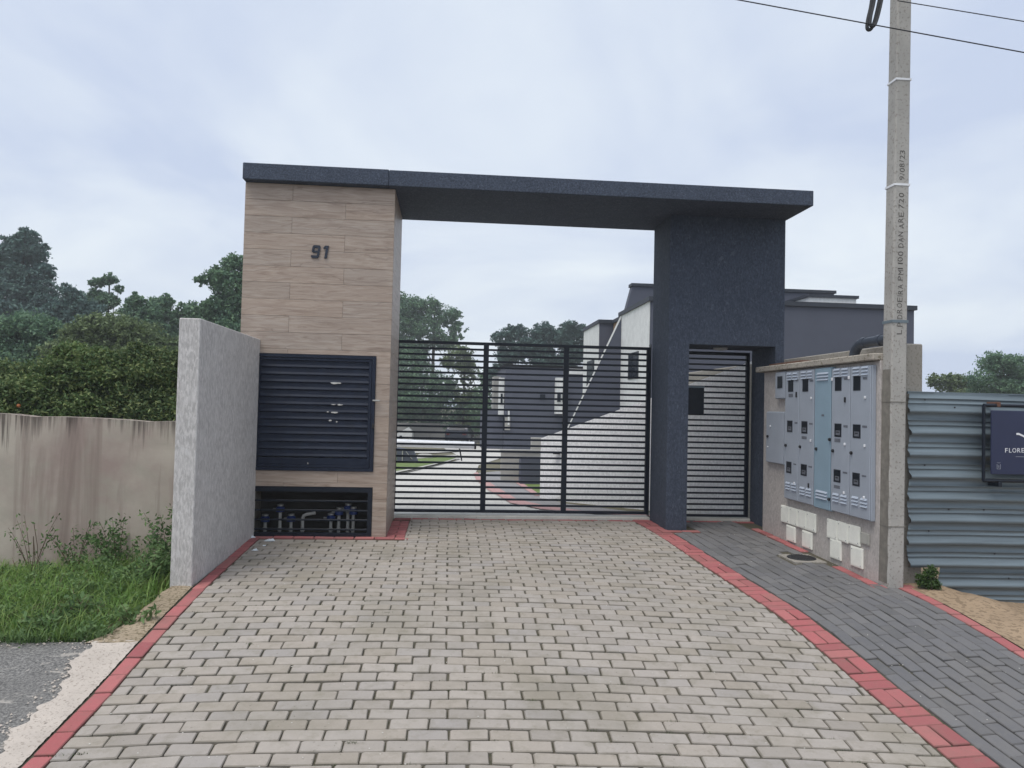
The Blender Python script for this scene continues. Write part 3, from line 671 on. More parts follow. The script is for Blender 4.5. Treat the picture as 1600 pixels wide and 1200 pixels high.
# water meters standing in the niche
for i, (px, top, hasm) in enumerate([(414, .13, 1), (438, .24, 1), (455, .14, 1), (474, .18, 0), (517, .15, 1), (529, .21, 1), (543, .25, 1), (552, .22, 1)]):
    xx = atY(px, 820, 8.05).x; yy = 8.02+random.uniform(-.03, .06)
    t_ = thing('water_meter', 'blue water meter on a white riser in the barred niche, '+('first', 'second', 'third', '', 'fourth', 'fifth', 'sixth', 'seventh')[i]+' from the wing wall' if hasm else 'bare white riser pipe with an elbow inside the barred niche', 'meter' if hasm else 'pipe', 'water meters in the niche' if hasm else None, (xx, yy, -.045))
    if not hasm: t_.name = 'riser_pipe'
    MB().lathe([(.017, 0), (.017, .05), (.023, .05), (.023, .075), (.017, .075), (.017, top)], (0, 0, 0), 2, 10).build('riser', 'pvc_white', t_, True)
    if hasm:
        MB().lathe([(.02, 0), (.045, .008), (.046, .05), (.03, .065)], (0, 0, top), 2, 14).build('meter_body', 'meter_blue', t_, True)
        MB().lathe([(.034, 0), (.034, .018), (.015, .022)], (0, 0, top+.066), 2, 14).build('dial', 'brass', t_, True)
        MB().tube([(-.02, 0, top+.03), (-.075, .01, top+.03)], .014, 8).build('coupling', 'brass', t_, True)
    else:
        MB().tube([(0, 0, top), (.01, 0, top+.03), (.04, 0, top+.045), (.13, .01, top+.06)], .018, 8).build('elbow', 'pvc_white', t_, True)

# concrete threshold and gate track
MB().box(-.63, 2.521, 9.03, 9.24, -.10, .030, .006).build('threshold', 'threshold', gh)
MB().box(2.767, 3.801, 9.03, 9.20, -.10, .026, .006).build('threshold', 'threshold', gh)

# ------------------------------------------------------------------ sliding vehicle gate and pedestrian gate
sg = thing('sliding_gate', 'wide black vehicle gate of thin horizontal bars between pillar and dark pier', 'gate', loc=(0, 0, 0))
gx0, gx1, gz0, gz1, gyy = -.650, 2.512, .058, 2.142, 9.115
MB().box(gx0, gx1, gyy-.02, gyy+.02, gz1-.036, gz1, .002).build('top_rail', 'gate_paint', sg)
MB().box(gx0, gx1, gyy-.02, gyy+.02, gz0, gz0+.036, .002).build('bottom_rail', 'gate_paint', sg)
for xx in (gx0+.022, gx1-.022): MB().box(xx-.022, xx+.022, gyy-.021, gyy+.021, gz0+.036, gz1-.036, .002).build('stile', 'gate_paint', sg)
for xx in (.455, 1.450): MB().box(xx-.032, xx+.032, gyy-.021, gyy+.021, gz0+.036, gz1-.036, .002).build('mullion', 'gate_paint', sg)
nb = 27; pit = (gz1-gz0-.036)/(nb+1)
barm = None
for k in range(nb):
    zz = gz0+.018+(k+1)*pit
    for (a, b_) in ((gx0+.044, .423), (.487, 1.418), (1.482, gx1-.044)):
        MB().box(a, b_, gyy-.012, gyy+.012, zz-.0125+random.uniform(-.001, .001), zz+.0125).build('bar', 'gate_paint', sg)
MB().box(gx1+.002, gx1+.008, gyy-.03, gyy+.06, .04, 2.18).build('guide_post', 'gate_paint', sg)
pg = thing('pedestrian_gate', 'narrow black barred pedestrian gate with a lock box inside the dark doorway', 'gate', loc=(0, 0, 0))
px0, px1, pz0, pz1, pyy = 2.785, 3.775, .045, 2.105, 9.06
for (a, b_, c, d, nm) in ((px0, px1, pz1-.04, pz1, 'top_rail'), (px0, px1, pz0, pz0+.03, 'bottom_rail'), (px0, px0+.04, pz0+.03, pz1-.04, 'stile'), (px1-.045, px1, pz0+.03, pz1-.04, 'stile')):
    MB().box(a, b_, pyy-.02, pyy+.02, c, d, .002).build(nm, 'gate_paint', pg)
nb = 28; pit = (pz1-pz0-.035)/(nb+1)
for k in range(nb):
    zz = pz0+.015+(k+1)*pit; MB().box(px0+.04, px1-.045, pyy-.012, pyy+.012, zz-.011, zz+.011).build('bar', 'gate_paint', pg)
lb = MB().box(2.93, 3.170, 8.985, pyy-.0125, 1.315, 1.645, .004).build('lock_box', 'gate_paint', pg)
MB().box(2.926, 3.174, 8.982, pyy-.0125, 1.6455, 1.668, .003).build('lock_box_lid', 'galvanised', lb)

# ------------------------------------------------------------------ left wing wall and stained boundary wall
MB_ = MB().box(-2.112, -1.948, 6.0, 7.862, -.3, 1.997, .006)
tag(MB_.build('wing_wall', 'stucco_grey'), 'light grey textured wing wall projecting from tiled pillar towards the street', 'wall')
bw = MB()
xs_ = list(np.linspace(-14, -2.12, 60)); V = []
for x in xs_:
    zt = float(np.interp(x, [-14, -4.0, -2.5], [1.36, 1.188, 1.150]))+.006*math.sin(x*7.3)+.004*math.sin(x*19); V.append((x, zt))
bw.prism([(-14, -.5)]+[(-2.12, -.5)]+list(reversed(V)), 1, 7.05, 7.21)
tag(bw.build('boundary_wall', 'beige_wall'), 'old beige rendered boundary wall with dark drip stains behind the grass', 'wall')

# ------------------------------------------------------------------ meter wall
XM = 3.70
mw = thing('meter_wall', 'grey rendered meter wall with rough concrete cap beside the walkway', 'wall')
MB().box(XM, 3.86, 6.085, 8.44, -.3, 1.830, .004).build('wall_body', 'meter_wall', mw)
cp = MB(); ys_ = list(np.linspace(5.90, 8.55, 28)); prof = []
cp.box(3.635, 3.90, 6.09, 8.545, 1.832, 1.893, .008); cp.build('cap', 'cap_concrete', mw)
MB().box(3.72, 3.83, 7.55, 8.36, 1.894, 1.922, .004).build('loose_brick_course', 'rust_brick', mw)
rw = MB().box(3.905, 4.095, 6.10, 12.5, -.4, 1.985, .01)
tag(rw.build('side_wall', 'pier_concrete'), 'raw grey concrete side wall behind the meter wall, its end beside the utility pole', 'wall')

def yz(px, py, X=3.66):
    p = atX(px, py, X); return p.y, p.z
def T(x, y): return (1170+x/3.0, 540+y/3.0)
XF = 3.66
def cab(label, ya, yb, za, zb, mat, doors, name='meter_cabinet', group=None, depth=.04):
    c = thing(name, label, 'meter box', group, (XM, (ya+yb)/2, za)); c_ = (ya+yb)/2
    MB().box(-depth, -.001, ya-c_, yb-c_, 0, zb-za, .004).build('case', mat, c)
    n_ = len(doors); 
    for k, dd in enumerate(doors):
        hi = yb-(yb-ya)*k/n_; lo = yb-(yb-ya)*(k+1)/n_
        d = MB().box(-depth-.012, -depth-.0005, lo-c_+.006, hi-c_-.006, .008, zb-za-.008, .003).build('door', mat, c)
        dw = hi-lo
        for (wy, wz, ww, wh) in dd.get('windows', []):
            fr = MB().box(-depth-.014, -depth-.0125, wy-ww/2-c_-.004, wy+ww/2-c_+.004, wz-wh/2-za-.004, wz+wh/2-za+.004).build('window', 'plate_grey', c)
            MB().box(-depth-.0155, -depth-.0142, wy-ww/2-c_, wy+ww/2-c_, wz-wh/2-za, wz+wh/2-za).build('pane', 'meter_glass', fr)
            if wz < 1.4 and n_ == 2:
                MB().box(-depth-.0162, -depth-.0156, wy-ww*.34-c_, wy+ww*.30-c_, wz-wh*.38-za, wz-wh*.02-za).build('dial_face', 'plate_grey', fr)
                MB().box(-depth-.0168, -depth-.0163, wy-ww*.2-c_, wy+ww*.2-c_, wz-wh*.2-za, wz-wh*.1-za).build('counter', 'knob_black', fr)
        for (wy, wz, ww, wh) in dd.get('plates', []):
            MB().box(-depth-.014, -depth-.0125, wy-ww/2-c_, wy+ww/2-c_, wz-wh/2-za, wz+wh/2-za).build('number_plate', 'plate_grey', d)
        for (vz_, nv, cols_) in dd.get('vents', []):
            for q in range(nv):
                for cc in cols_:
                    yc = lo+dw*cc[0]-c_; hw = dw*cc[1]/2; zv = vz_-q*.030-za
                    MB().prism([(-depth-.0122, zv+.010), (-depth-.024, zv-.008), (-depth-.0122, zv-.012)], 1, yc-hw, yc+hw).build('vent', 'vent_light', d)
        for (ky, kz) in dd.get('knobs', []):
            MB().lathe([(.016, 0), (.016, -.012), (.010, -.018)], (-depth-.0125, ky-c_, kz-za), 0, 10).build('lock', 'knob_black', d)
        for (ky, kz, s_) in dd.get('seals', []):
            MB().box(-depth-.022, -depth-.0125, ky-c_-.012, ky-c_+.012, kz-za-.012*s_, kz-za+.012*s_, .003).build('seal', 'strap_white' if s_ < 1.5 else 'knob_black', d)
    return c
def win(x0, y0, x1, y1):
    a, za = yz(*T(x0, y0), 3.645); b_, zb = yz(*T(x1, y1), 3.645); return ((a+b_)/2, (za+zb)/2, abs(a-b_), abs(za-zb))
def pt(x, y): return yz(*T(x, y), 3.645)
two = ((.28, .30), (.70, .30))
def vz(x, ya, yb): return [(pt(x, ya)[1], 3, two), (pt(x, yb)[1], 3, two)]
yA1, yA0, yB0, yC0 = 7.785, 7.136, 6.808, 6.141
dA = [dict(windows=[win(185, 162, 207, 215), win(180, 352, 203, 405), win(176, 543, 198, 598)], plates=[win(220, 158, 232, 166), win(214, 358, 227, 367), win(208, 552, 221, 560), win(186, 226, 206, 241)], vents=vz(205, 131, 648), knobs=[pt(174, 467)], seals=[(*pt(223, 230), 2.4), (*pt(213, 645), 1.0)]),
      dict(windows=[win(252, 158, 277, 214), win(247, 355, 273, 412), win(244, 555, 270, 611)], plates=[win(286, 160, 302, 169), win(282, 362, 298, 371), win(279, 563, 295, 573), win(247, 424, 270, 439)], vents=vz(265, 124, 670), knobs=[pt(241, 474)], seals=[(*pt(293, 246), 1.0), (*pt(290, 446), 1.0), (*pt(280, 655), 1.8)])]
cab('grey double meter cabinet beside the small single meter box', yA0+.003, yA1, .438, 1.809, 'cabinet_grey', dA)
cab('tall blue-grey blank cabinet between the two double meter cabinets', yB0+.003, yA0-.003, .430, 1.811, 'cabinet_blue', [dict(vents=[(1.755, 3, ((.5, .66),)), (.60, 3, ((.5, .66),))], plates=[win(340, 322, 352, 331)], knobs=[pt(317, 484), pt(377, 720), pt(380, 440)])], name='trunk_cabinet')
dC = [dict(windows=[win(404, 150, 433, 210), win(402, 366, 432, 428), win(398, 580, 428, 642)], plates=[win(446, 150, 466, 160), win(443, 372, 462, 384), win(440, 590, 460, 602), win(401, 434, 428, 454), win(398, 652, 426, 672)], vents=vz(420, 112, 700), knobs=[pt(395, 493)], seals=[(*pt(451, 254), 2.0), (*pt(450, 462), 1.0), (*pt(446, 690), 1.0), (*pt(391, 158), 1.2)]),
      dict(windows=[win(490, 145, 522, 209), win(488, 370, 522, 434), win(486, 595, 518, 660)], plates=[win(534, 148, 554, 158), win(531, 374, 553, 386), win(529, 606, 549, 617)], vents=vz(515, 104, 716), knobs=[pt(481, 503)], seals=[(*pt(545, 243), 1.0), (*pt(543, 470), 1.0), (*pt(540, 712), 1.0), (*pt(470, 150), 1.2)])]
cab('grey double meter cabinet beside the utility pole', yC0, yB0-.003, .440, 1.794, 'cabinet_grey', dC)
cab('small grey single meter box high on the meter wall', 7.795, 8.035, 1.513, 1.812, 'cabinet_grey', [dict(windows=[win(134, 146, 156, 198)])], name='single_meter_box')
cab('plain grey junction box below the small single meter box', 7.83, 8.28, .792, 1.372, 'cabinet_grey', [dict(knobs=[pt(85, 425)], seals=[(*pt(97, 378), .8), (*pt(85, 474), .6)], plates=[])], name='junction_box', depth=.03)
# white plastic lids
def U(x, y): return (1190+x/5.452, 700+y/5.452)
lid_n = 0
def lid(x0, y0, x1, y1, x2, y2, x3, y3, mat='lid_white', label='', group=None):
    P = [yz(*U(a, b_), 3.692) for a, b_ in ((x0, y0), (x1, y1), (x2, y2), (x3, y3))]
    cy = sum(p[0] for p in P)/4; cz = sum(p[1] for p in P)/4; hw = (abs(P[0][0]-P[1][0])+abs(P[3][0]-P[2][0]))/4-.003; hh = (abs(P[0][1]-P[3][1])+abs(P[1][1]-P[2][1]))/4-.002
    o = thing('plastic_lid', label, 'lid', group, (XM, cy, cz)); o.rotation_euler = (random.uniform(-.025, .025), 0, 0)
    MB().box(-.016, -.001, -hw, hw, -hh, hh, .003).build('cover_plate', mat, o)
    MB().box(-.0185, -.0162, -hw*.86, hw*.86, -hh*.88, hh*.88, .001).build('raised_panel', mat, o)
    for s1 in (-1, 1): MB().lathe([(.004, 0), (.004, -.0028)], (-.0185, s1*hw*.72, s1*hh*.74), 0, 8).build('screw', 'plate_grey', o)
xs4 = [168, 241, 312, 386, 466]
for i in range(4):
    a, b_ = xs4[i], xs4[i+1]; f0, f1 = (a-168)/298, (b_-168)/298
    lid(a, 481+81*f0, b_, 481+81*f1, b_, 625+99*f1, a, 625+99*f0, label='white plastic lid in the row of four, '+('at its end towards the dark pier', 'second from its dark pier end', 'second from its pole end', 'at its end towards the pole')[i], group='white lids in the row of four')
lid(214, 650, 292, 675, 290, 812, 214, 785, label='white plastic lid below the row of four, the one towards the dark pier', group='lids below the row of four')
lid(348, 697, 436, 722, 432, 870, 348, 838, label='white plastic lid below the row of four, the one towards the pole', group='lids below the row of four')
xs3 = [560, 652, 742, 843]
for i in range(3):
    a, b_ = xs3[i], xs3[i+1]; f0, f1 = (a-560)/283, (b_-560)/283
    lid(a, 597+75*f0, b_, 597+75*f1, b_, 765+75*f1, a, 765+75*f0, label='white plastic lid in the row of three, '+('at its end towards the dark pier', 'in its middle', 'at its end beside the grey lid')[i], group='white lids in the row of three')
lid(586, 765, 684, 790, 682, 962, 586, 935, label='white plastic lid below the row of three, the one towards the dark pier', group='lids below the row of three')
lid(762, 832, 868, 855, 866, 1035, 762, 1000, label='white plastic lid below the row of three, the one towards the pole', group='lids below the row of three')
lid(845, 712, 922, 732, 920, 832, 845, 815, 'lid_grey', 'grey mortar-coloured lid at the end of the row of three')

# ------------------------------------------------------------------ utility pole, pipe, cables
pole = thing('utility_pole', 'square concrete utility pole with dated lettering and white straps', 'pole', loc=(0, 0, 0))
YP = 5.955
bl, br_ = atY(1387.5, 908, YP), atY(1413, 908, YP); tl, tr_ = atY(1403, 0, YP), atY(1425, 0, YP)
def pole_x(z):
    f = (z-bl.z)/(tl.z-bl.z); return bl.x+(tl.x-bl.x)*f, br_.x+(tr_.x-br_.x)*f
def pole_d(z): f = (z-bl.z)/(tl.z-bl.z); return .150-.025*f
V = []; c = .012
zsq = [-.6, 0, 1, 2, 3, 4, 5, 6.2]
for z in zsq:
    a, b_ = pole_x(z); d = pole_d(z)
    V += [(a+c, YP, z), (b_-c, YP, z), (b_, YP+c, z), (b_, YP+d-c, z), (b_-c, YP+d, z), (a+c, YP+d, z), (a, YP+d-c, z), (a, YP+c, z)]
pm = MB().add(V, [(j*8+k, j*8+(k+1) % 8, (j+1)*8+(k+1) % 8, (j+1)*8+k) for j in range(len(zsq)-1) for k in range(8)]+[tuple(range(8))[::-1], tuple(range(len(V)-8, len(V)))])
pm.build('shaft', 'pole_concrete', pole)
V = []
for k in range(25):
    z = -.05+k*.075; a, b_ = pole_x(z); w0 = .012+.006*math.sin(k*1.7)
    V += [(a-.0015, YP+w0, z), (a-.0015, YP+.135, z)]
tri_soup('dark_strip', np.array(V), np.array([(2*k, 2*k+1, 2*k+3, 2*k+2) for k in range(24)]), 'dull_brown', pole)  # darker brown strip with a wavy edge on the pole's lower left face
def glyph(ch, place, mat, parent):
    me = text_mesh(ch, 1.0); co = np.zeros(len(me.vertices)*3); me.vertices.foreach_get('co', co); co = co.reshape(-1, 3)
    mn, mxx = co.min(0), co.max(0); u = (co[:, 0]-mn[0])/max(1e-6, mxx[0]-mn[0]); v = (co[:, 1])/.7
    V2 = np.array([place(a_, b2) for a_, b2 in zip(u, v)]); me.vertices.foreach_set('co', V2.ravel()); me.materials.clear(); me.materials.append(MATS[mat]); me.update(); return put('letter', me, parent)
NARROW = {'I': .13, '1': .30, '.': .13, '/': .55}
def letters(body, pxc, y_lo, y_hi):
    z0, z1 = atY(pxc, y_lo, YP).z, atY(pxc, y_hi, YP).z; wd_ = [.55 if c_ == ' ' else NARROW.get(c_, 1.0)+.28 for c_ in body]; un = (z1-z0)/sum(wd_); z = z0
    for c_, w_ in zip(body, wd_):
        if c_ != ' ':
            jx = random.uniform(-.004, .004); k = random.uniform(-.06, .06)
            def place(u, v, z=z, w_=w_):
                zz = z+(u*(w_-.28)+.1)*un+k*v*un; a_, b2 = pole_x(zz); return ((a_+b2)/2+.018+jx-v*.046, YP-.0012, zz)
            glyph(c_, place, 'ink', pole)
        z += w_*un
letters('L.PIDROEIRA PM1 100 DAN ARE 720', 1405, 523, 300)
letters('9/08/23', 1411, 282, 234)
for (z, mat) in ((atY(1405, 123, YP).z, 'strap_white'), (atY(1405, 288, YP).z, 'strap_white'), (atY(1405, 502, YP).z, 'galvanised'), (atY(1405, 628, YP).z, 'dull_brown'), (atY(1405, 823, YP).z, 'dull_brown')):
    a, b_ = pole_x(z); d = pole_d(z); h = .009 if mat == 'strap_white' else (.012 if mat == 'galvanised' else .003); m_ = MB(); q = .004
    for (u0, u1, v0, v1) in ((a-q, b_+q, YP-q, YP), (a-q, a, YP, YP+d+q), (b_, b_+q, YP, YP+d+q), (a, b_, YP+d, YP+d+q)): m_.box(u0, u1, v0, v1, z-h, z+h)
    m_.build('strap' if mat != 'dull_brown' else 'mould_line', mat, pole)
pp = MB(); P0 = [Vector((3.765, 6.62, 1.88)), Vector((3.765, 6.60, 1.945)), Vector((3.765, 6.54, 1.995)), Vector((3.765, 6.46, 2.012)), Vector((3.765, 6.09, 2.015))]
def smooth_path(P, n_=8):
    out = []
    for i in range(len(P)-1):
        p0, p1, p2, p3 = P[max(i-1, 0)], P[i], P[i+1], P[min(i+2, len(P)-1)]
        for k in range(n_):
            t_ = k/n_; out.append(.5*((2*p1)+(p2-p0)*t_+(2*p0-5*p1+4*p2-p3)*t_*t_+(3*p1-p0-3*p2+p3)*t_**3))
    out.append(P[-1]); return out
cp_ = thing('conduit_pipe', 'dark grey plastic conduit bending from the meter wall cap to the pole', 'pipe')
MB().tube(smooth_path(P0, 6), .045, 12).build('bend', 'pipe_dark', cp_, True)
for yy in (6.44, 6.20): MB().tube([(3.765, yy+.028, 2.0145), (3.765, yy-.028, 2.0145)], .051, 14).build('coupling', 'pipe_dark', cp_, True)
def wire(label, a, b_, sag, r_, ext0, ext1, name='overhead_wire'):
    d = (b_-a); p0 = a-d*ext0; p1 = b_+d*ext1; P = []
    for k in range(41):
        f = k/40; p = p0.lerp(p1, f); p.z -= sag*4*f*(1-f); P.append(p)
    tag(MB().tube(P, r_, 6).build(name, 'cable_black'), label, 'wire')
wire('thin overhead wire crossing in front of the concrete pole', atY(1155, 0, 5.62), atY(1600, 82, 5.3), .0, .0045, 3, 3)
wire('thin overhead wire leaving the pole top to the street side', atY(1402, 1, 5.93), atY(1600, 33.5, 5.7), .0, .004, 0, 5)
ca, cb_ = atY(1366, -40, 5.80), atY(1356, 46, 5.80)
cl = thing('cable_loop', 'thick black cable hanging in a drip loop beside the pole top', 'cable')
P = [atY(1366, -60, 5.8), atY(1362, 0, 5.8), atY(1356, 30, 5.8), atY(1355, 44, 5.8), atY(1360, 46, 5.8), atY(1366, 34, 5.8), atY(1374, 0, 5.8), atY(1386, -60, 5.8)]
MB().tube(smooth_path(P, 6), .0145, 8).build('cable', 'cable_black', cl, True)
P = [p+Vector((.010, -.03, .012)) for p in P]; MB().tube(smooth_path(P, 6), .012, 8).build('cable', 'cable_black', cl, True)

# ------------------------------------------------------------------ corrugated fence and the site sign
fe = thing('metal_fence', 'galvanised corrugated metal hoarding with horizontal ribs beside the pole', 'fence')
def rib_sheet(x0, x1, ztop, zbot, y, pitch=.187, depth=.034, wob=.004):
    prof = []; z = ztop
    while z > zbot:
        for (f, d) in ((0, .05), (.01, 0), (.26, 0), (.265, .12), (.295, .12), (.30, 0), (.48, 0), (.485, .12), (.515, .12), (.52, 0), (.66, 0), (.80, 1.0), (.94, 1.0), (.985, .08)):
            zz = z-f*pitch
            if zz >= zbot: prof.append((zz, d))
        z -= pitch
    xs_ = list(np.linspace(x0, x1, 40)); V = []
    for (zz, d) in prof:
        for x in xs_: V.append((x+(.010*math.sin(zz*17)*max(0, 1-(x-x0)*6)), y-d*depth+wob*math.sin(x*2.1+zz*3), zz+.0035*math.sin(x*3.3)))
    n_ = len(xs_); F = np.array([(j*n_+i, j*n_+i+1, (j+1)*n_+i+1, (j+1)*n_+i) for j in range(len(prof)-1) for i in range(n_-1)])
    return np.array(V), F
for (x0, zt, zb, yy) in ((3.935, 1.562, .055, 6.055), (4.225, .075, -.262, 6.062)):
    V, F = rib_sheet(x0, 9.5, zt, zb, yy); tri_soup('ribbed_sheet', V, F, 'galvanised', fe)
MB().box(3.935, 9.5, 6.058, 6.078, 1.548, 1.570).build('top_flashing', 'galvanised', fe)
for (xx, zz) in ((4.08, 1.50), (4.35, 1.44), (4.08, .94), (4.30, .565), (4.12, .38), (4.72, .19), (4.62, .565), (4.85, -.02)): MB().lathe([(.007, 0), (.007, -.004), (.003, -.006)], (xx, 6.048, zz), 1, 8).build('screw', 'cast_iron', fe)
for xx in (4.6, 6.6, 8.6): MB().box(xx-.03, xx+.03, 6.07, 6.13, -.5, 1.55).build('post', 'bark', fe)
sgn = thing('site_sign', 'navy advertising panel in a black tube frame on the corrugated hoarding', 'sign')
YS = 5.935
f0, f1 = atY(1537, 633, YS), atY(1538, 751, YS); xs0 = f0.x; zt, zb = f0.z, f1.z; xe = xs0+1.55
def frame_tube(p, q): MB().tube([p, q], .014, 8).build('frame_tube', 'gate_paint', sgn, True)
frame_tube((xs0, YS, zb), (xs0, YS, zt)); frame_tube((xe, YS, zb), (xe, YS, zt)); frame_tube((xs0, YS, zt), (xe, YS, zt)); frame_tube((xs0, YS, zb), (xe, YS, zb))
q0, q1 = atY(1549, 641, YS-.02), atY(1549, 741, YS-.02)
MB().box(q0.x, xe-.06, YS-.024, YS-.008, q1.z, q0.z, .003).build('panel', 'sign_navy', sgn)
for (xx, zz) in ((atY(1559, 627, YS).x, zt+.008), (atY(1561, 757, YS).x, zb-.028)): MB().box(xx-.016, xx+.016, YS-.018, 6.05, zz-.022, zz+.022, .004).build('bracket', 'rust_brick' if zz > 1 else 'gate_paint', sgn)
YT = YS-.0255
for c_, pa, pb in (('F', 1570.5, 1574.5), ('L', 1576.6, 1580.6), ('O', 1581.8, 1588), ('R', 1589.6, 1594.6), ('E', 1596.2, 1600.4)):
    pA, pB = atY(pa, 707, YT), atY(pb, 707, YT); hh = 7.4/1160*YT
    glyph(c_, lambda u, v, pA=pA, pB=pB, hh=hh: (pA.x+(pB.x-pA.x)*u, YT, pA.z+v*hh), 'sign_white', sgn)
p = atY(1587, 713.5, YT); MB().box(p.x, p.x+.16, YT-.0006, YT, p.z-.002, p.z+.002).build('rule_line', 'sign_grey', sgn)
a, b_ = atY(1588, 678, YT), atY(1600, 683, YT); d = (b_-a)
MB().prism([(a.x, a.z+.008), (a.x+.022, a.z+.009), (a.x+d.x*3, a.z+d.z*3+.006), (a.x+d.x*3, a.z+d.z*3-.012), (a.x+.024, a.z-.008), (a.x, a.z-.008)], 1, YT-.0006, YT).build('logo_mark', 'sign_white', sgn)
p = atY(1560.5, 729, YT)
for (u0, u1, v0, v1) in ((-.017, -.013, -.020, .020), (.013, .017, -.020, .020), (-.017, .017, -.022, -.018), (-.006, .006, -.008, -.004), (-.006, -.003, -.008, .008), (-.006, .006, .006, .009), (.002, .006, -.008, .001)): MB().box(p.x+u0, p.x+u1, YT-.0006, YT, p.z+v0, p.z+v1).build('emblem_stroke', 'sign_grey', sgn)
MB().prism([(p.x-.022, p.z+.036), (p.x, p.z+.028), (p.x+.022, p.z+.036), (p.x, p.z+.032)], 1, YT-.0006, YT).build('emblem_stroke', 'sign_grey', sgn)

# sand verge right of the walkway
sx = [3.905, 3.95, 4.05, 4.2, 4.4, 4.7, 5.0, 5.5, 6.5, 9.5, 14]
def sand_z(x, y):
    e_ = zs(3.85, y)-.004; q = sstep(3.9, 5.2, x); n_ = .018*math.sin(x*6.3+y*2.1)+.012*math.sin(y*7.7+x*3)+.008*math.sin(x*19+y*13)
    far = -.235 if y > 4.8 else min(-.235, base_z(y)-.03)
    return e_*(1-q)+far*q+n_*min(1, (x-3.905)*8)
struct(sheet('sand_verge', sx, list(np.arange(2.3, 9.5, .12)), sand_z, 'sand'), 'bare sandy soil mound between walkway and metal hoarding')

# ------------------------------------------------------------------ leaves, trees and shrubs
def leaf_cloud(blobs, count, size, seed, clump=.16, per=22, flat=0.0, shell=.62, aspect=.5, sub=0):
    rg = np.random.default_rng(seed)
    if sub:
        nb_ = []
        for b in blobs:
            nb_.append((b[0], b[1], b[2], b[3]*.78, b[4]*.78, b[5]*.78))
            for k in range(sub):
                u = rg.normal(size=3); u /= np.linalg.norm(u); q = rg.uniform(.55, .98); f = rg.uniform(.24, .44); m_ = (b[3]+b[5])/2
                nb_.append((b[0]+u[0]*q*b[3], b[1]+u[1]*q*b[4], b[2]+u[2]*q*b[5], m_*f*rg.uniform(.9, 1.4), m_*f*1.1, m_*f*rg.uniform(.6, .95)))
        blobs = nb_
    vol = np.array([b[3]*b[4]*b[5] for b in blobs])**.8; pr = vol/vol.sum(); B = np.array(blobs)
    nc = max(1, count//per); bi = rg.choice(len(blobs), nc, p=pr); u = rg.normal(size=(nc, 3)); u /= np.linalg.norm(u, axis=1)[:, None]
    rr = shell+(1-shell)*rg.random(nc)**.6; rr = np.where(rg.random(nc) < .25, rg.random(nc)**.5, rr)*rg.uniform(.88, 1.12, nc)
    C = B[bi, :3]+u*rr[:, None]*B[bi, 3:6]; ci = np.repeat(np.arange(nc), per); n_ = len(ci)
    sz = (B[bi, 3:6].min(1)*clump)[ci]; sp = rg.normal(size=(n_, 3))*sz[:, None]; sp[:, 2] *= .7; P = C[ci]+sp
    nrm = rg.normal(size=(n_, 3))+np.array([0, 0, flat+.5]); nrm /= np.linalg.norm(nrm, axis=1)[:, None]
    t1 = np.cross(nrm, rg.normal(size=(n_, 3))); t1 /= np.linalg.norm(t1, axis=1)[:, None]; t2 = np.cross(nrm, t1)
    s = size*rg.uniform(.6, 1.35, n_)[:, None]
    V = np.stack([P-t1*s, P+t2*s*aspect-t1*s*.1, P+t1*s, P-t2*s*aspect-t1*s*.1], 1).reshape(-1, 3)
    F = np.arange(n_*4).reshape(-1, 4); return V, F
def plant(name, label, cat, base, top_of_trunk, blobs, count, size, mat, seed, trunk_r=.12, bark='bark', group=None, limbs=5, **kw):
    if size > .09: count = int(count*2.3); size *= .62; kw['sub'] = 10; kw['clump'] = .24; trunk_r *= .6
    elif size > .02: kw['sub'] = 8; kw['clump'] = .2
    t_ = thing(name, label, cat, group, base); b0 = Vector(base); rg = random.Random(seed); m_ = MB(); tt = Vector(top_of_trunk)-b0
    if trunk_r > 0:
        m_.tube([Vector((0, 0, -.3)), tt*.35+Vector((rg.uniform(-.05, .05), 0, 0)), tt*.7, tt], [trunk_r*1.25, trunk_r, trunk_r*.8, trunk_r*.45], 8)
        for k in range(limbs):
            bl_ = blobs[k % len(blobs)]; tgt = Vector((bl_[0]+rg.uniform(-.6, .6)*bl_[3], bl_[1]+rg.uniform(-.6, .6)*bl_[4], bl_[2]+rg.uniform(-.3, .6)*bl_[5]))-b0; st_ = tt*rg.uniform(.45, .95)
            mid = (st_+tgt)/2+Vector((0, 0, rg.uniform(-.1, .1)*tt.z)); m_.tube([st_, mid, tgt], [trunk_r*.45, trunk_r*.28, trunk_r*.1], 6)
        m_.build('trunk', bark, t_, True)
    V, F = leaf_cloud(blobs, count, size, seed, **kw); V = V-np.array(base); tri_soup('crown', V, F, mat, t_); return t_
def px_blob(px, py, Y, rx_px, ry_px, depth=None):
    c = atY(px, py, Y); s_ = Y/1160; return (c.x, c.y, c.z, rx_px*s_, depth if depth else rx_px*s_*.8, ry_px*s_)
def gz_at(x, y): return ground_z(x, y)
def px_tree(name, label, px, Y, blobs_px, count, size, mat, seed, trunk_r, cat='tree', trunk_top=None, group=None, **kw):
    bl_ = [px_blob(a, b_, Y+dy, c, d) for (a, b_, c, d, dy) in blobs_px]; x = atY(px, 600, Y).x; top = max(q[2]+q[5]*.3 for q in bl_)
    if trunk_top: top = atY(px, trunk_top, Y).z
    return plant(name, label, cat, (x, Y, gz_at(x, Y)), (x, Y, top), bl_, count, size, mat, seed, trunk_r, group=group, **kw)
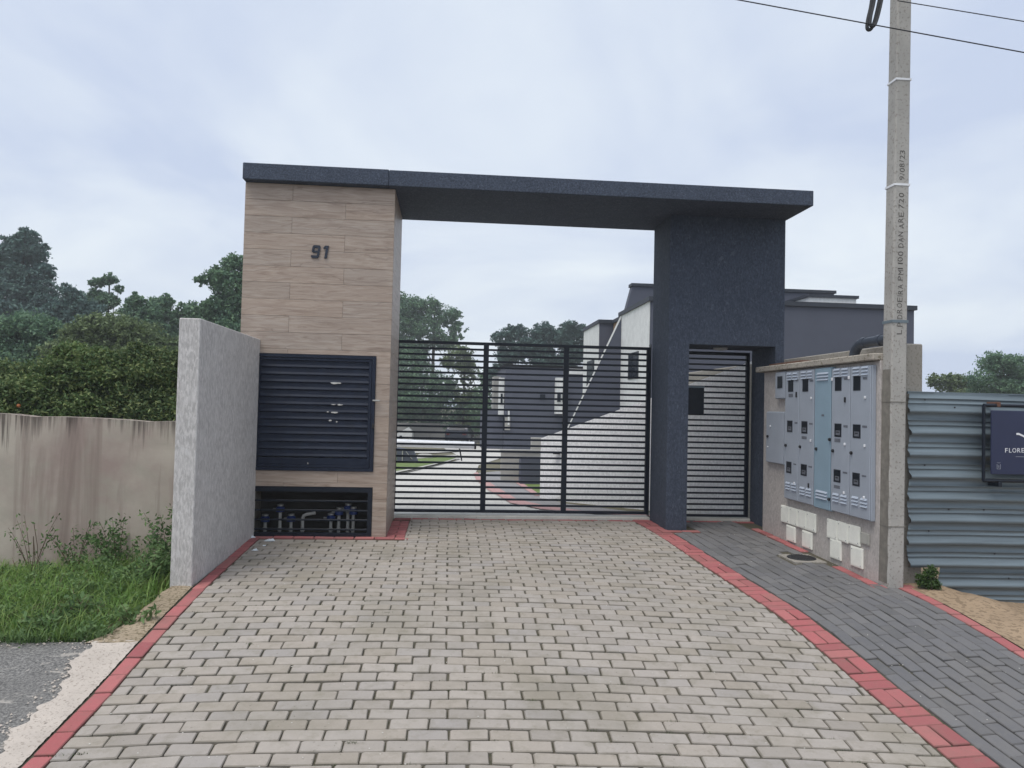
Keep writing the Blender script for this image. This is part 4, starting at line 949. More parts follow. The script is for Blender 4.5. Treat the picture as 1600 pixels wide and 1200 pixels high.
# left of the gatehouse
con = [(42, 372, 20, 16, 0), (20, 375, 14, 12, 0), (46, 395, 28, 20, 0), (12, 400, 26, 22, 1), (48, 425, 34, 24, 0), (8, 430, 30, 24, 1), (60, 460, 34, 26, 0), (15, 465, 40, 30, 0), (70, 495, 36, 30, -1), (20, 505, 50, 34, 0), (75, 425, 12, 14, 0)]
px_tree('conifer_tree', 'tall dense dark conifer rising above all other trees left of gatehouse', 30, 45, con, 26000, .16, 'leaf_conifer', 11, .30, bark='bark_pine', clump=.2, per=26, shell=.7)
px_tree('airy_tree', 'thin airy tree with flat open tufts beside the tall conifer', 165, 44, [(152, 442, 14, 8, 0), (172, 437, 14, 8, 0), (186, 452, 9, 7, 0), (148, 458, 12, 9, 0), (165, 470, 20, 14, 0), (140, 470, 12, 12, 0)], 3600, .13, 'leaf_dark', 12, .12, clump=.22, per=18)
px_tree('dark_tree', 'dark rounded tree between the conifer and the airy tree', 112, 40, [(112, 470, 22, 24, 0), (128, 490, 26, 28, 0), (100, 500, 26, 30, 0), (120, 530, 40, 30, 0)], 9000, .14, 'leaf_conifer', 13, .16, clump=.2)
px_tree('bushy_tree', 'green bushy tree with paired crowns behind the hedge', 215, 36, [(208, 478, 18, 18, 0), (230, 490, 22, 22, 0), (205, 510, 30, 24, 0), (190, 530, 34, 26, 0), (235, 525, 26, 30, 0)], 10000, .13, 'leaf_dark', 14, .16, clump=.2)
px_tree('leaning_tree', 'loose dark tree showing sky gaps above the wing wall', 262, 37, [(252, 478, 20, 16, 0), (268, 500, 18, 20, 0), (284, 482, 8, 12, 0), (262, 530, 24, 22, 0), (296, 486, 6, 12, 0)], 5200, .13, 'leaf_dark', 15, .14, clump=.22)
px_tree('broad_tree', 'broad dark tree reaching out from behind the tiled pillar', 372, 33, [(366, 415, 26, 20, 0), (340, 432, 22, 16, 0), (314, 438, 15, 9, 0), (378, 450, 44, 30, 0), (352, 478, 32, 24, 0), (325, 500, 34, 26, 0), (372, 515, 44, 34, 0), (420, 440, 36, 40, 0)], 17000, .12, 'leaf_dark', 16, .22, clump=.19)
px_tree('olive_tree', 'dull olive rounded tree in front of the dark conifer', 55, 27, [(45, 510, 44, 26, 0), (20, 530, 46, 34, 0), (78, 535, 34, 34, 0), (40, 565, 70, 40, 0)], 15000, .10, 'leaf_dark', 17, .12, clump=.18)
px_tree('tangled_tree', 'brownish tangled tree behind the bright hedge', 175, 25, [(150, 520, 40, 30, 0), (190, 512, 36, 26, 0), (225, 530, 36, 34, 0), (130, 550, 50, 34, 0), (200, 560, 60, 34, 0), (262, 560, 30, 40, 0)], 17000, .095, 'leaf_olive', 18, .12, clump=.18)
px_tree('far_tree', 'far dark tree low behind the wing wall top', 300, 40, [(270, 545, 30, 36, 0), (310, 530, 34, 36, 0), (240, 560, 40, 30, 0), (90, 575, 90, 24, 1)], 9000, .14, 'leaf_dark', 19, .15)
hedge = [('citrus shrub with yellowish young leaves beside the wing wall', [(225, 585, 60, 46, 0), (190, 600, 60, 50, .2), (262, 600, 40, 58, 0), (230, 640, 70, 34, -.2)], 240, 10.6, 21), ('tall citrus shrub with bright leading shoots at the middle of the boundary wall', [(120, 572, 46, 38, 0), (95, 595, 60, 44, 0), (140, 610, 56, 50, 0), (110, 640, 80, 34, -.2)], 120, 10.4, 22), ('low citrus shrub with a few orange fruits behind the stained wall', [(20, 595, 50, 34, 0), (-30, 600, 60, 46, 0), (40, 620, 60, 40, -.2), (-10, 645, 80, 30, -.2)], 10, 10.2, 23), ('citrus shrub at the outer end of the stained boundary wall', [(-130, 590, 80, 50, 0), (-110, 640, 90, 40, 0)], -120, 10.2, 24)]
for (lb_, bp, px, Y, sd_) in hedge:
    px_tree('citrus_shrub', lb_, px, Y, bp, 60000, .027, 'leaf_citrus', sd_, .05, 'shrub', group=None, per=14, shell=.72, flat=.3, aspect=.42, limbs=9)
for (px, py) in ((29, 634),):
    p = atY(px, py, 9.6); tag(MB().lathe([(.005, -.022), (.017, -.016), (.023, 0), (.017, .016), (.005, .022)], p, 2, 12).build('orange_fruit', 'orange_fruit', None, True), 'ripe orange fruit hanging low in the citrus shrub above the wall', 'fruit')
# seen through and above the gate
px_tree('gate_tree', 'tall tree with a round open crown behind the far wall, right of the tiled pillar', 676, 66, [(640, 480, 26, 22, 0), (672, 478, 22, 16, 0), (700, 492, 18, 18, 0), (712, 515, 14, 16, 0), (660, 510, 34, 22, 0), (630, 505, 22, 30, 0), (690, 535, 24, 16, 0), (640, 548, 34, 26, 0)], 17000, .17, 'leaf_dark', 31, .26, clump=.22, per=18)
px_tree('shaded_tree', 'dense shaded tree whose foliage hangs down to the far wall', 645, 64, [(640, 580, 36, 40, 0), (660, 620, 46, 44, 0), (625, 630, 40, 44, 0), (700, 640, 40, 36, 0), (690, 600, 26, 26, 0)], 15000, .17, 'leaf_dark', 32, .24, clump=.2)
px_tree('slender_tree', 'slender mid-green tree left of the dark house seen through the gate', 725, 63, [(715, 560, 26, 26, 0), (735, 580, 18, 22, 0), (740, 640, 26, 44, 0), (728, 618, 22, 22, 0)], 6500, .16, 'leaf_olive', 33, .18, clump=.22)
px_tree('wispy_tree', 'wispy treetop just right of the tiled pillar edge', 628, 72, [(628, 466, 10, 12, 0), (622, 482, 10, 12, 0)], 700, .15, 'leaf_dark', 34, .1)
um = [('open flat-topped tree above the dark house roof', 800, 58, [(800, 520, 22, 12, 0), (785, 530, 18, 14, 0), (812, 535, 26, 16, 0), (800, 556, 32, 14, 0), (780, 590, 22, 22, 0)], 7000, 41), ('dense umbrella-shaped pine above the dark house roof', 850, 58, [(848, 520, 26, 15, 0), (868, 528, 24, 16, 0), (838, 545, 30, 18, 0), (855, 565, 34, 14, 0)], 9000, 42), ('dark umbrella-shaped pine partly behind the white house gable', 893, 58, [(890, 518, 24, 14, 0), (908, 522, 20, 14, 0), (900, 545, 30, 20, 0), (885, 565, 30, 14, 0)], 9000, 43)]
for lb_, px, Y, bp, ct, sd_ in um: px_tree('umbrella_tree', lb_, px, Y, bp, ct, .16, 'leaf_conifer', sd_, .2, group=None, clump=.2, flat=.6)
px_tree('low_tree', 'low dark tree filling behind the dark house', 760, 61, [(775, 600, 30, 30, 0), (760, 640, 36, 36, 0)], 4000, .16, 'leaf_dark', 44, .15)
# right, above the hoarding
px_tree('round_tree', 'large rounded tree above the metal hoarding', 1565, 34, [(1560, 570, 40, 22, 0), (1595, 575, 40, 26, 0), (1540, 590, 34, 22, 0), (1590, 605, 60, 26, 0), (1640, 580, 40, 40, 0), (1590, 650, 70, 40, 0)], 19000, .10, 'leaf_dark', 51, .2, clump=.18)
px_tree('small_tree', 'lower pale green tree between the pole and the large rounded tree', 1485, 38, [(1470, 598, 26, 16, 0), (1500, 600, 26, 18, 0), (1520, 608, 22, 14, 0), (1490, 635, 40, 26, 0), (1470, 670, 40, 26, 0)], 8500, .11, 'leaf_olive', 52, .14, clump=.2)
for (x, y, h, r_, mt, sd_, lb_) in ((-9.0, 66, 7.5, 3.4, 'leaf_dark', 53, 'round tree hidden mostly behind the tiled pillar'), (-17, 58, 7.0, 3.2, 'leaf_olive', 54, 'olive tree low behind the wing wall and citrus shrubs'), (40, 44, 7.0, 3.6, 'leaf_dark', 55, 'broad tree beyond the outer end of the hoarding'), (-36, 46, 9.0, 4.0, 'leaf_conifer', 56, 'dark tree beyond the outer end of the boundary wall')):
    z0 = gz_at(x, y); plant('distant_tree', lb_, 'tree', (x, y, z0), (x, y, z0+h*.75), [(x, y, z0+h*.72, r_, r_, h*.26), (x-r_*.5, y, z0+h*.5, r_*.8, r_*.8, h*.25), (x+r_*.5, y, z0+h*.48, r_*.8, r_*.8, h*.25), (x, y, z0+h*.28, r_, r_, h*.2)], 9000, .16, mt, sd_, .2)
# shrub in the corner of hoarding and side wall
c = atY(1456, 905, 5.88)
plant('corner_shrub', 'small leafy green shrub growing in the gap under the hoarding', 'shrub', (c.x, 5.88, sand_z(c.x, 5.88)), (c.x, 5.88, c.z), [(c.x, 5.92, c.z-.01, .06, .05, .085), (c.x+.03, 5.92, c.z+.05, .035, .04, .05), (c.x-.045, 5.93, c.z-.02, .05, .04, .05), (c.x+.05, 5.9, c.z-.05, .03, .03, .04)], 1700, .012, 'leaf_bush', 61, .006, clump=.3, per=10)
c = atY(1572, 953, 5.95)
plant('creeping_weed', 'low weed creeping out under the hoarding on the sand', 'weed', (c.x, 5.95, sand_z(c.x, 5.95)-.02), (c.x, 5.95, c.z), [(c.x, 5.95, c.z, .09, .05, .025)], 400, .014, 'leaf_bush', 62, .004, clump=.4, per=8)

# ------------------------------------------------------------------ grass and weeds on the left verge
pts = []; rgc = random.Random(5)
tus = [(rgc.uniform(-5.6, -2.15), rgc.uniform(4.98, 7.0), rgc.uniform(.04, .15), rgc.uniform(.5, 1.5)) for _ in range(330)]
for (tx, ty, tr, th) in tus:
    for _ in range(int(500*tr+35)):
        x, y = tx+rgc.gauss(0, tr), ty+rgc.gauss(0, tr)
        if x > -2.125 or not 4.95 < y < 7.04 or (y < 5.3 and x > -2.20): continue
        pts.append((x, y, ground_z(x, y)-.01, max(.35, th*(.75+.45*sstep(-3.6, -2.2, x)*sstep(5.2, 6.6, y)))))
for _ in range(14000):
    x = random.uniform(-5.6, -2.14); y = random.uniform(4.95, 7.04)
    if y < 5.3 and x > -2.2: continue
    pts.append((x, y, ground_z(x, y)-.01, random.uniform(.35, .8)))
blades(pts, .08, .24, .0036, 1.5, 'grass', 'grass_verge', 'rough green grass on the verge in front of stained wall', 71)
lv = []; rgl = np.random.default_rng(9)
for k in range(260):
    x, y = rgl.uniform(-5.5, -2.16), rgl.uniform(4.98, 7.0); hgt = .10+.22*sstep(-3.9, -2.2, x)*sstep(5.4, 6.8, y)*rgl.uniform(.5, 1.3)
    lv.append((x, y, ground_z(x, y)+hgt*.55, rgl.uniform(.05, .14), rgl.uniform(.05, .12), hgt*.6))
V, F = leaf_cloud(lv, 26000, .016, 77, clump=.35, per=10, flat=.5, shell=.5, aspect=.45)
tag(tri_soup('ground_weeds', V, F, 'weed'), 'small dark broad-leaved weeds mixed through the verge grass', kind='stuff')
pts = []
for _ in range(3800):
    x = random.uniform(-5.6, -2.12); y = 4.93+.025*math.sin(x*5)+.02*math.sin(x*13)+abs(random.gauss(0, .09)); pts.append((x, y, ground_z(x, y)-.01, random.uniform(.5, 1.0)))
blades(pts, .05, .19, .005, 1.6, 'weed', 'verge_edge_grass', 'darker ragged grass hanging over the asphalt edge', 72)
pts = []
for _ in range(1600): pts.append((random.uniform(-5.6, -2.12), random.uniform(5.0, 7.0), -.23, random.uniform(.6, 1.2)))
blades(pts, .08, .22, .004, 1.1, 'dry_stem', 'dry_grass', 'dry straw stems standing among the green grass', 73)
def weed(x, y, h, spread, n_st, lf, seed, label, leaves=70, mat='weed', group=None):
    rg = random.Random(seed); z0 = ground_z(x, y)-.02; t_ = thing('weed_plant', label, 'weed', group, (x, y, z0)); m_ = MB(); LV = []
    for k in range(n_st):
        a = rg.uniform(0, 6.28); dx, dy = math.cos(a)*spread*rg.uniform(.2, 1), math.sin(a)*spread*.6*rg.uniform(.2, 1); hh = h*rg.uniform(.55, 1.0)
        P = [Vector((0, 0, 0)), Vector((dx*.3, dy*.3, hh*.4)), Vector((dx*.65, dy*.65, hh*.75)), Vector((dx, dy, hh))]; sp = smooth_path(P, 4); m_.tube(sp, [.0035*(1-i/len(sp)*.7) for i in range(len(sp))], 5)
        for q in range(leaves//n_st):
            f = rg.uniform(.15, 1)**.7; p = sp[min(int(f*(len(sp)-1)), len(sp)-1)]+Vector((rg.gauss(0, .03), rg.gauss(0, .03), rg.gauss(0, .02))); LV.append((p, rg.uniform(.6, 1.3)*lf))
    m_.build('stems', 'dry_stem', t_)
    V = []; F = []
    for p, s_ in LV:
        n1 = Vector((rg.gauss(0, 1), rg.gauss(0, 1), rg.gauss(.6, .6))).normalized(); a1 = n1.cross(Vector((rg.gauss(0, 1), rg.gauss(0, 1), rg.gauss(0, 1)))).normalized(); b1 = n1.cross(a1); k = len(V)
        V += [p-a1*s_, p+b1*s_*.42, p+a1*s_, p-b1*s_*.42]; F.append((k, k+1, k+2, k+3))
    tri_soup('leaves', np.array([tuple(v) for v in V]), np.array(F), mat, t_); return t_
wd = [(2.42, 6.85, .66, .32, 14, .024, 900, 'tall leafy weed clump filling the corner of wing wall and stained wall'), (-2.85, 6.82, .56, .34, 12, .022, 700, 'leafy weed clump next to the corner clump against the stained wall'),
      (-3.22, 6.86, .50, .28, 9, .020, 300, 'straggly weed with small leaves against the stained wall'), (-3.58, 6.86, .62, .24, 7, .018, 110, 'thin tall weed with sparse leaves against the stained wall'),
      (-4.00, 6.70, .40, .25, 5, .018, 30, 'almost leafless dark weed at the outer part of the stained wall'), (-2.40, 6.3, .42, .28, 12, .024, 520, 'dark leafy weed beside the outer face of the wing wall')]
for i, (x, y, h, sp, ns, lf, nl, lb_) in enumerate(wd): weed(-abs(x), y, h, sp, ns, lf, 80+i, lb_, nl)
m_ = MB()
for (px0_, py0_, px1_, py1_) in ((49, 895, 52, 840), (53, 893, 52, 838), (60, 890, 53, 818)):
    m_.tube([atY(px0_, py0_, 6.6), atY((px0_+px1_)/2+2, (py0_+py1_)/2, 6.6), atY(px1_, py1_, 6.6)], .0028, 5)
tag(m_.build('bare_stalks', 'dry_stem'), 'bare upright dry stalks in front of the stained wall', 'weed')
for i, (px_, py_, lb_) in enumerate(((75, 960, 'greyish broad-leaved weed at the asphalt edge of the grass'), (215, 930, 'dark drooping weed in the grass near the mortar haunch'), (120, 975, 'low silvery weed leaning over the asphalt edge'))):
    p = atY(px_, py_, 5.15+.1*i); weed(p.x, p.y, .24, .20, 8, .03, 95+i, lb_, 150)

# litter by the pillar foot
for i, (px_, py_, s_, lb_) in enumerate(((422, 845, .055, 'largest crumpled pale plastic scrap at the foot of the barred niche'), (413, 853, .02, 'tiny white paper scrap between the two plastic scraps'), (398, 860, .036, 'crumpled bluish plastic scrap on the pavers near the wing wall'), (393, 840, .04, 'pale scrap lying in the corner of wing wall and niche'))):
    r_ = ray(px_, py_); tt = 4.0
    while ZC+r_[2]*tt > zs(r_[0]*tt, r_[1]*tt): tt += .005
    b = bmesh.new(); bmesh.ops.create_icosphere(b, subdivisions=2, radius=1.0); rg = random.Random(i)
    for v in b.verts: v.co = Vector((v.co.x*s_*rg.uniform(.5, 1.2), v.co.y*s_*rg.uniform(.4, 1), max(-.001, v.co.z)*s_*rg.uniform(.1, .65)))
    me = bpy.data.meshes.new('litter_scrap'); b.to_mesh(me); b.free(); me.materials.append(MATS['paper']); o = put('litter_scrap', me, None, (r_[0]*tt, r_[1]*tt, zs(r_[0]*tt, r_[1]*tt)+.001)); tag(o, lb_, 'litter')
V = []; F = []
for _ in range(520):
    if random.random() < .6: x = random.uniform(-5.5, -2.1); y = 4.93+random.gauss(-.03, .05)
    else: y = random.uniform(3.4, 4.9); x = asphalt_edge(y)+random.gauss(-.02, .05)
    s_ = abs(random.gauss(.003, .004))+.002; z = zs(x, y)+.002; k = len(V); a = random.uniform(0, 3)
    V += [(x+math.cos(a+q*2.1)*s_, y+math.sin(a+q*2.1)*s_, z) for q in range(3)]+[(x+random.uniform(-.3, .3)*s_, y, z+s_*.8)]; F += [(k, k+1, k+3), (k+1, k+2, k+3), (k+2, k, k+3)]
tag(tri_soup('edge_gravel', np.array(V), np.array(F), 'apron'), 'loose gravel crumbs along the broken asphalt edge', kind='stuff')
# small pebbles and chips on the walkway and driveway
V = []; F = []
for _ in range(420):
    y = random.uniform(3.3, 8.6); x = random.uniform(-1.7, 3.7)
    if y > 7.6 and x < -.4: continue
    s_ = random.uniform(.002, .006); z = zs(x, y)+.001; k = len(V); a = random.uniform(0, 3)
    V += [(x+math.cos(a+q*2.1)*s_, y+math.sin(a+q*2.1)*s_, z) for q in range(3)]+[(x, y, z+s_*.7)]; F += [(k, k+1, k+3), (k+1, k+2, k+3), (k+2, k, k+3)]
tag(tri_soup('grit', np.array(V), np.array(F), 'threshold'), 'scattered pale grit and crumbs on the paving', kind='stuff')

# ------------------------------------------------------------------ inside the estate
def og(px, py):
    r_ = ray(px, py); t_ = 9.0
    while ZC+r_[2]*t_ > base_z(r_[1]*t_) and t_ < 90: t_ += .02
    return (r_[0]*t_, r_[1]*t_)
def ogs(*pp): return [og(*q) for q in pp]
struct(strip_sheet('estate_road', 'road_pale', [(-4.5, 9.22), (-4.5, 10.5), (-4.5, 12.5)]+ogs((560, 742), (622, 737), (676, 726), (712, 718), (716, 710), (700, 703), (690, 697), (680, 693)), [(2.5, 9.22), (1.9, 9.75)]+ogs((850, 791), (800, 781), (766, 760), (747, 746), (742, 740), (748, 725), (790, 712), (800, 703), (800, 693)), -.035, 110, 8), 'pale block-paved estate road beyond the sliding gate')
struct(strip_sheet('estate_path', 'path_grey', [(3.9, 9.22), (2.0, 9.75)]+ogs((852, 789), (804, 779), (770, 758), (752, 745), (748, 737)), [(3.9, 9.5), (2.55, 9.95)]+ogs((880, 783), (841, 771), (812, 753), (795, 740), (780, 734)), -.029, 60, 4), 'grey block footpath beyond the gates')
struct(strip_sheet('path_border', 'path_pink', [(3.6, 9.28), (1.95, 9.70)]+ogs((846, 793), (797, 783), (762, 763), (744, 748), (740, 738)), [(3.6, 9.38), (2.0, 9.82)]+ogs((856, 788), (808, 778), (773, 757), (753, 744), (746, 736)), -.022, 50, 1), 'pink block border between estate road and footpath')
struct(strip_sheet('path_edge', 'path_pink', ogs((836, 772), (808, 754), (792, 741)), ogs((846, 772), (817, 753), (799, 740)), -.022, 30, 1), 'pink block edge between footpath and lawn')
struct(strip_sheet('lawn', 'lawn', ogs((842, 770), (816, 753), (798, 740)), [(2.6, 12.2), (2.6, 13.4), (2.6, 15.5)], -.024, 12, 3), 'small lawn between footpath and low planter wall')
struct(strip_sheet('lawn_verge', 'lawn', [(-6, 15.0), (-7, 20), (-7, 27), (-7, 36)], ogs((600, 741), (650, 731), (700, 720), (716, 714)), -.020, 24, 4), 'grass verge left of the estate road')
struct(strip_sheet('verge_kerb', 'planter', ogs((600, 741), (650, 731.5), (700, 720.5), (716, 715)), ogs((600, 744), (650, 733.5), (700, 722), (719, 716)), .02, 30, 1), 'pale kerb edging the grass verge along the estate road')
struct(strip_sheet('verge_path', 'road_pale', ogs((640, 716.5), (680, 714), (716, 711)), ogs((640, 714), (680, 712), (716, 709.5)), -.012, 20, 1), 'pale paved strip crossing the grass verge')
struct(strip_sheet('verge_crossing', 'road_pale', ogs((630, 707), (680, 707), (720, 705)), ogs((630, 705), (680, 705), (720, 702)), -.010, 20, 1), 'second pale paved strip further up the grass verge')
# wedge-topped white wall behind the gates
ww = MB(); a, b_ = Vector((1.44, 11.36)), Vector((3.95, 9.36)); d = (b_-a).normalized(); nrm = Vector((-d.y, d.x)); L = (b_-a).length
V = []
for off in (0, .14):
    for (s_, z) in ((0, -.3), (L, -.3), (L, 2.03), (0, .885)): q = a+d*s_+nrm*off; V.append((q.x, q.y, z))
ww.add(V, [(0, 1, 2, 3), (7, 6, 5, 4), (0, 4, 5, 1), (1, 5, 6, 2), (2, 6, 7, 3), (3, 7, 4, 0)])
wv = thing('wedge_wall', 'white textured wall with sloping top just behind both gates', 'wall'); ww.build('wall_body', 'stucco_white', wv)
MB().box(1.60, 1.70, 11.10, 11.16, .66, .70).build('wall_lamp', 'knob_black', wv)
# low planter walls by the lawn
pw = thing('planter_wall', 'low grey-beige planter wall beyond the footpath', 'wall'); MB().box(1.05, 3.2, 14.3, 14.44, -.3, .50).build('wall_body', 'planter', pw); MB().box(1.03, 3.22, 14.28, 14.46, .501, .53).build('coping', 'planter', pw)
tag(MB().box(1.37, 2.6, 13.75, 14.05, -.3, .42, .01).build('dark_block', 'house_dark'), 'dark grey low masonry block standing on the small lawn', 'block')
p, q = atY(831, 684, 14.5), atY(850, 704, 14.5); tag(MB().box(p.x, q.x+.6, 14.5, 14.7, -.2, p.z).build('gate_stub', 'planter'), 'pale wall stub rising behind the low planter wall', 'wall')
# barrier boom
bm_ = thing('barrier_boom', 'white round barrier boom lying level behind the sliding gate', 'barrier', loc=(0, 0, 0))
a, b_ = atY(560, 690, 11.5), atY(741, 696, 11.5)
MB().tube([a, b_], .058, 14).build('boom', 'boom_white', bm_, True)
MB().tube([b_, b_+(b_-a).normalized()*.03], .060, 14).build('end_cap', 'knob_black', bm_, True)
MB().box(a.x-.16, a.x+.1, 11.38, 11.62, -.05, .98, .02).build('post_housing', 'cabinet_grey', bm_)
q = atY(718, 700, 11.5); MB().tube([q, atY(721.5, 720, 11.5)], .012, 6).build('drop_leg', 'gate_paint', bm_)
# dark low box and post on the verge
lbx = thing('utility_box', 'dark slanted utility box with a thin post on the grass verge', 'box'); ux, uy = og(636, 722); uz = base_z(uy)-.03; k = uy/1160
MB().prism([(ux-16*k, uz), (ux+17*k, uz), (ux+9*k, uz+19*k), (ux-16*k, uz+23*k)], 1, uy, uy+.5).build('case', 'house_dark', lbx)
MB().box(ux-8*k, ux-6.5*k, uy-.04, uy-.005, uz, uz+21*k).build('post', 'planter', lbx); MB().tube([(ux-2*k, uy-.03, uz+18*k), (ux+8*k, uy-.03, uz+6*k)], .010, 6).build('brace', 'planter', lbx)
ux, uy = og(664, 714.5); k = uy/1160
tag(MB().lathe([(11*k, 0), (11*k, 5*k), (9*k, 6.5*k)], (ux, uy, base_z(uy)-.03), 2, 18).build('concrete_ring', 'planter'), 'pale round concrete ring on the grass verge beside the dark box', 'ring')
# end wall and small white house
tag(MB().box(-6.0, 4.0, 63.0, 63.2, -2.2, atY(700, 662, 63).z).build('end_wall', 'far_wall'), 'low dull grey wall closing the far end of the estate road', 'wall')
wh = thing('white_cottage', 'small white gabled house at the far left end of the estate road', 'house'); p = atY(629, 685, 60)
hw = .75; MB().prism([(p.x-hw, p.z-.8), (p.x+hw, p.z-.8), (p.x+hw, p.z+.45), (p.x+.35, p.z+.85), (p.x-hw, p.z+.2)], 1, 60, 64).build('walls', 'house_white', wh); MB().box(p.x-.25, p.x-.05, 59.95, 60.02, p.z+.02, p.z+.22).build('window', 'glass_dark', wh)
# parked car
car = thing('parked_car', 'dark hatchback parked in front of the low end wall', 'car', loc=(0, 0, 0)); pc = atY(718, 690.5, 58); car.location = (pc.x, 58, base_z(58)-.035); car.rotation_euler = (0, 0, R(-9))
side = [(-1.9, .30), (-1.92, .62), (-1.85, .88), (-1.55, 1.02), (-1.30, 1.40), (-.9, 1.47), (.25, 1.45), (.95, 1.00), (1.70, .86), (1.92, .62), (1.92, .30)]
bod = MB(); ncs = len(side); V = []
for (xx, tf) in ((-.84, .0), (-.86, 1), (.86, 1), (.84, 0)):
    for (l, z) in side: k = 1.0 if z < 1.03 else .80; V.append((xx*k, l, z if tf else max(.30, z-.03)))
for j in range(3):
    for i in range(ncs): i2 = (i+1) % ncs; bod.f.append((j*ncs+i, j*ncs+i2, (j+1)*ncs+i2, (j+1)*ncs+i))
bod.f += [tuple(range(ncs)), tuple(range(3*ncs, 4*ncs))]; bod.v = V
bod.build('body', 'car_paint', car, True)
MB().add([(-.62, -1.56, 1.06), (.62, -1.56, 1.06), (.56, -1.34, 1.38), (-.56, -1.34, 1.38)], [(0, 1, 2, 3)]).build('rear_window', 'glass_dark', car)
for s_ in (-1, 1):
    MB().add([(s_*.875, -1.25, 1.03), (s_*.875, .75, 1.03), (s_*.72, .2, 1.40), (s_*.71, -1.1, 1.40)], [(0, 1, 2, 3)]).build('side_window', 'glass_dark', car)
    MB().box(s_*.62-.14, s_*.62+.14, -1.93, -1.84, .72, .92).build('tail_light', 'tail_red', car); MB().box(s_*.62-.16, s_*.62+.16, 1.82, 1.93, .62, .76).build('headlight', 'lamp_lens', car)
    for yy in (-1.2, 1.2):
        wl = MB().lathe([(.24, -.1), (.31, -.08), (.31, .08), (.24, .1)], (s_*.80, yy, .31), 0, 18).build('wheel', 'tyre', car, True); MB().lathe([(.20, -.105), (.20, .105)], (s_*.80, yy, .31), 0, 12).build('rim', 'rim', wl)
# near house: dark front, white side with a window, brown recess, slanted fin
nh = thing('corner_house', 'house with dark grey front, white side wall and flat parapets behind the dark pier', 'house')
XH = 4.40; zt_ = 3.86
MB().box(XH, 10.52, 16.0, 18.87, -.6, zt_-.10).build('front_wall', 'house_dark', nh)
side_w = MB().box(XH-.012, XH-.001, 16.03, 18.84, -.6, zt_-.10).build('side_wall', 'house_white', nh)
MB().box(XH-.05, 10.57, 15.95, 18.92, zt_-.10, zt_).build('parapet_cap', 'house_cap', nh)
wn = MB().box(XH-.03, XH-.0125, 16.90, 17.85, 2.09, 2.72).build('window', 'gate_paint', nh); MB().box(XH-.036, XH-.031, 16.97, 17.35, 2.14, 2.67).build('pane', 'glass_dark', wn); MB().box(XH-.036, XH-.031, 17.40, 17.78, 2.14, 2.67).build('pane', 'glass_dark', wn)
MB().box(4.66, 9.5, 18.93, 20.85, -.8, 3.80).build('recess_wall', 'house_brown', nh)
MB().box(4.62, 9.5, 18.93, 20.85, 3.801, 3.90).build('parapet_cap', 'house_cap', nh)
MB().box(4.27, 9.5, 20.9, 23.35, -.8, 3.80).build('rear_wing', 'house_dark', nh); MB().box(4.258, 4.269, 20.93, 23.32, -.8, 3.80).build('side_wall', 'house_white', nh); MB().box(4.23, 9.5, 20.86, 23.4, 3.801, 3.91).build('parapet_cap', 'house_cap', nh)
wn = MB().box(4.24, 4.257, 21.5, 22.6, 2.05, 2.80).build('window', 'gate_paint', nh); MB().box(4.234, 4.239, 21.58, 22.52, 2.12, 2.73).build('pane', 'glass_dark', wn)
fin = MB().prism([(XH-.002, 3.76), (XH-.002, -.7), (2.35, -.7)], 1, 18.70, 18.86).build('slanted_fin', 'house_dark', nh)
MB().prism([(XH-.02, 3.79), (XH+.0, 3.745), (2.35, -.70), (2.325, -.70)], 1, 18.685, 18.715).build('fin_trim', 'house_white', fin)
MB().prism([(4.55, 3.87), (10.23, 3.87), (10.23, 4.58), (4.73, 4.58)], 1, 19.0, 19.25).build('roof_box', 'house_dark', nh); MB().box(4.70, 10.28, 18.96, 19.3, 4.581, 4.66).build('parapet_cap', 'house_cap', nh)
MB().box(8.78, 10.0, 17.5, 18.8, 3.861, 4.22).build('water_tank_box', 'house_white', nh); MB().box(8.74, 10.05, 17.46, 18.8, 4.221, 4.29).build('parapet_cap', 'house_cap', nh)
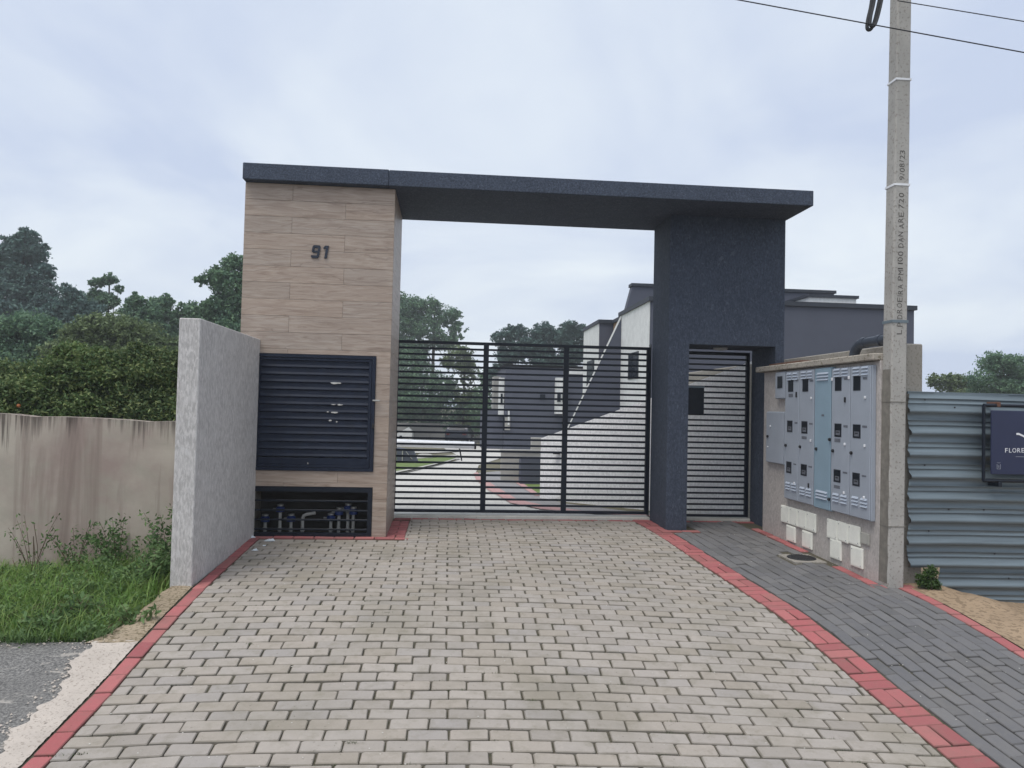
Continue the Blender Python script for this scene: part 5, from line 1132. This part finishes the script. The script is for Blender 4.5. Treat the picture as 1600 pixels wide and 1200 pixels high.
# far dark house
fh = thing('far_house', 'far dark grey house with white upright panels seen through the gate', 'house'); YFH = 41.0
def fbox(x0, y0, x1, y1, Y, dep, mat, nm, parent=fh):
    a, b_ = atY(x0, y0, Y), atY(x1, y1, Y); return MB().box(min(a.x, b_.x), max(a.x, b_.x), Y, Y+dep, min(a.z, b_.z), max(a.z, b_.z)).build(nm, mat, parent)
fbox(790, 573, 925, 712, YFH, 7, 'house_dark', 'front_wall'); fbox(788, 569, 925, 573, YFH-.08, 7, 'house_cap', 'parapet_cap')
fbox(757, 640, 790, 712, YFH+.5, 5, 'house_dark', 'side_wing'); fbox(772, 588, 781, 650, YFH+3, 2, 'planter', 'rear_panel')
fbox(780, 590, 787, 650, YFH+.2, .3, 'house_white', 'white_panel'); w1 = fbox(782.5, 615, 785, 632, YFH+.15, .04, 'glass_dark', 'window')
fbox(869, 590, 887, 647, YFH-.5, .45, 'house_white', 'white_panel'); fbox(890, 576, 911, 585, YFH-.2, .15, 'house_white', 'white_panel')
fbox(871, 613, 876, 628, YFH-.56, .05, 'glass_dark', 'window'); fbox(879, 613, 882, 628, YFH-.56, .05, 'glass_dark', 'window'); fbox(844, 616, 852, 625, YFH-.05, .04, 'glass_dark', 'window')
fbox(794, 640, 796, 664, YFH-.2, .15, 'house_white', 'white_panel'); fbox(788, 652, 797, 672, YFH-.12, .1, 'planter', 'entrance_panel'); fbox(786, 652, 788.3, 673, YFH-.14, .1, 'glass_dark', 'doorway')

# ------------------------------------------------------------------ moist air that softens the far trees
hz_ = MB().box(-70, 70, -40, 95, -3.2, 16)
haze = hz_.build('haze', 'earth'); haze.data.materials.clear()
hm = bpy.data.materials.new('haze_air'); hm.use_nodes = True; ht = hm.node_tree; ht.nodes.clear()
ho = N(ht, 'ShaderNodeOutputMaterial'); hv = N(ht, 'ShaderNodeVolumePrincipled'); hv.inputs['Color'].default_value = (0.93, 0.96, 1.0, 1); hv.inputs['Density'].default_value = 0.0017; hv.inputs['Anisotropy'].default_value = 0.1
ht.links.new(hv.outputs[0], ho.inputs['Volume']); haze.data.materials.append(hm); tag(haze, 'thin moist air softening the far trees and houses', kind='stuff')
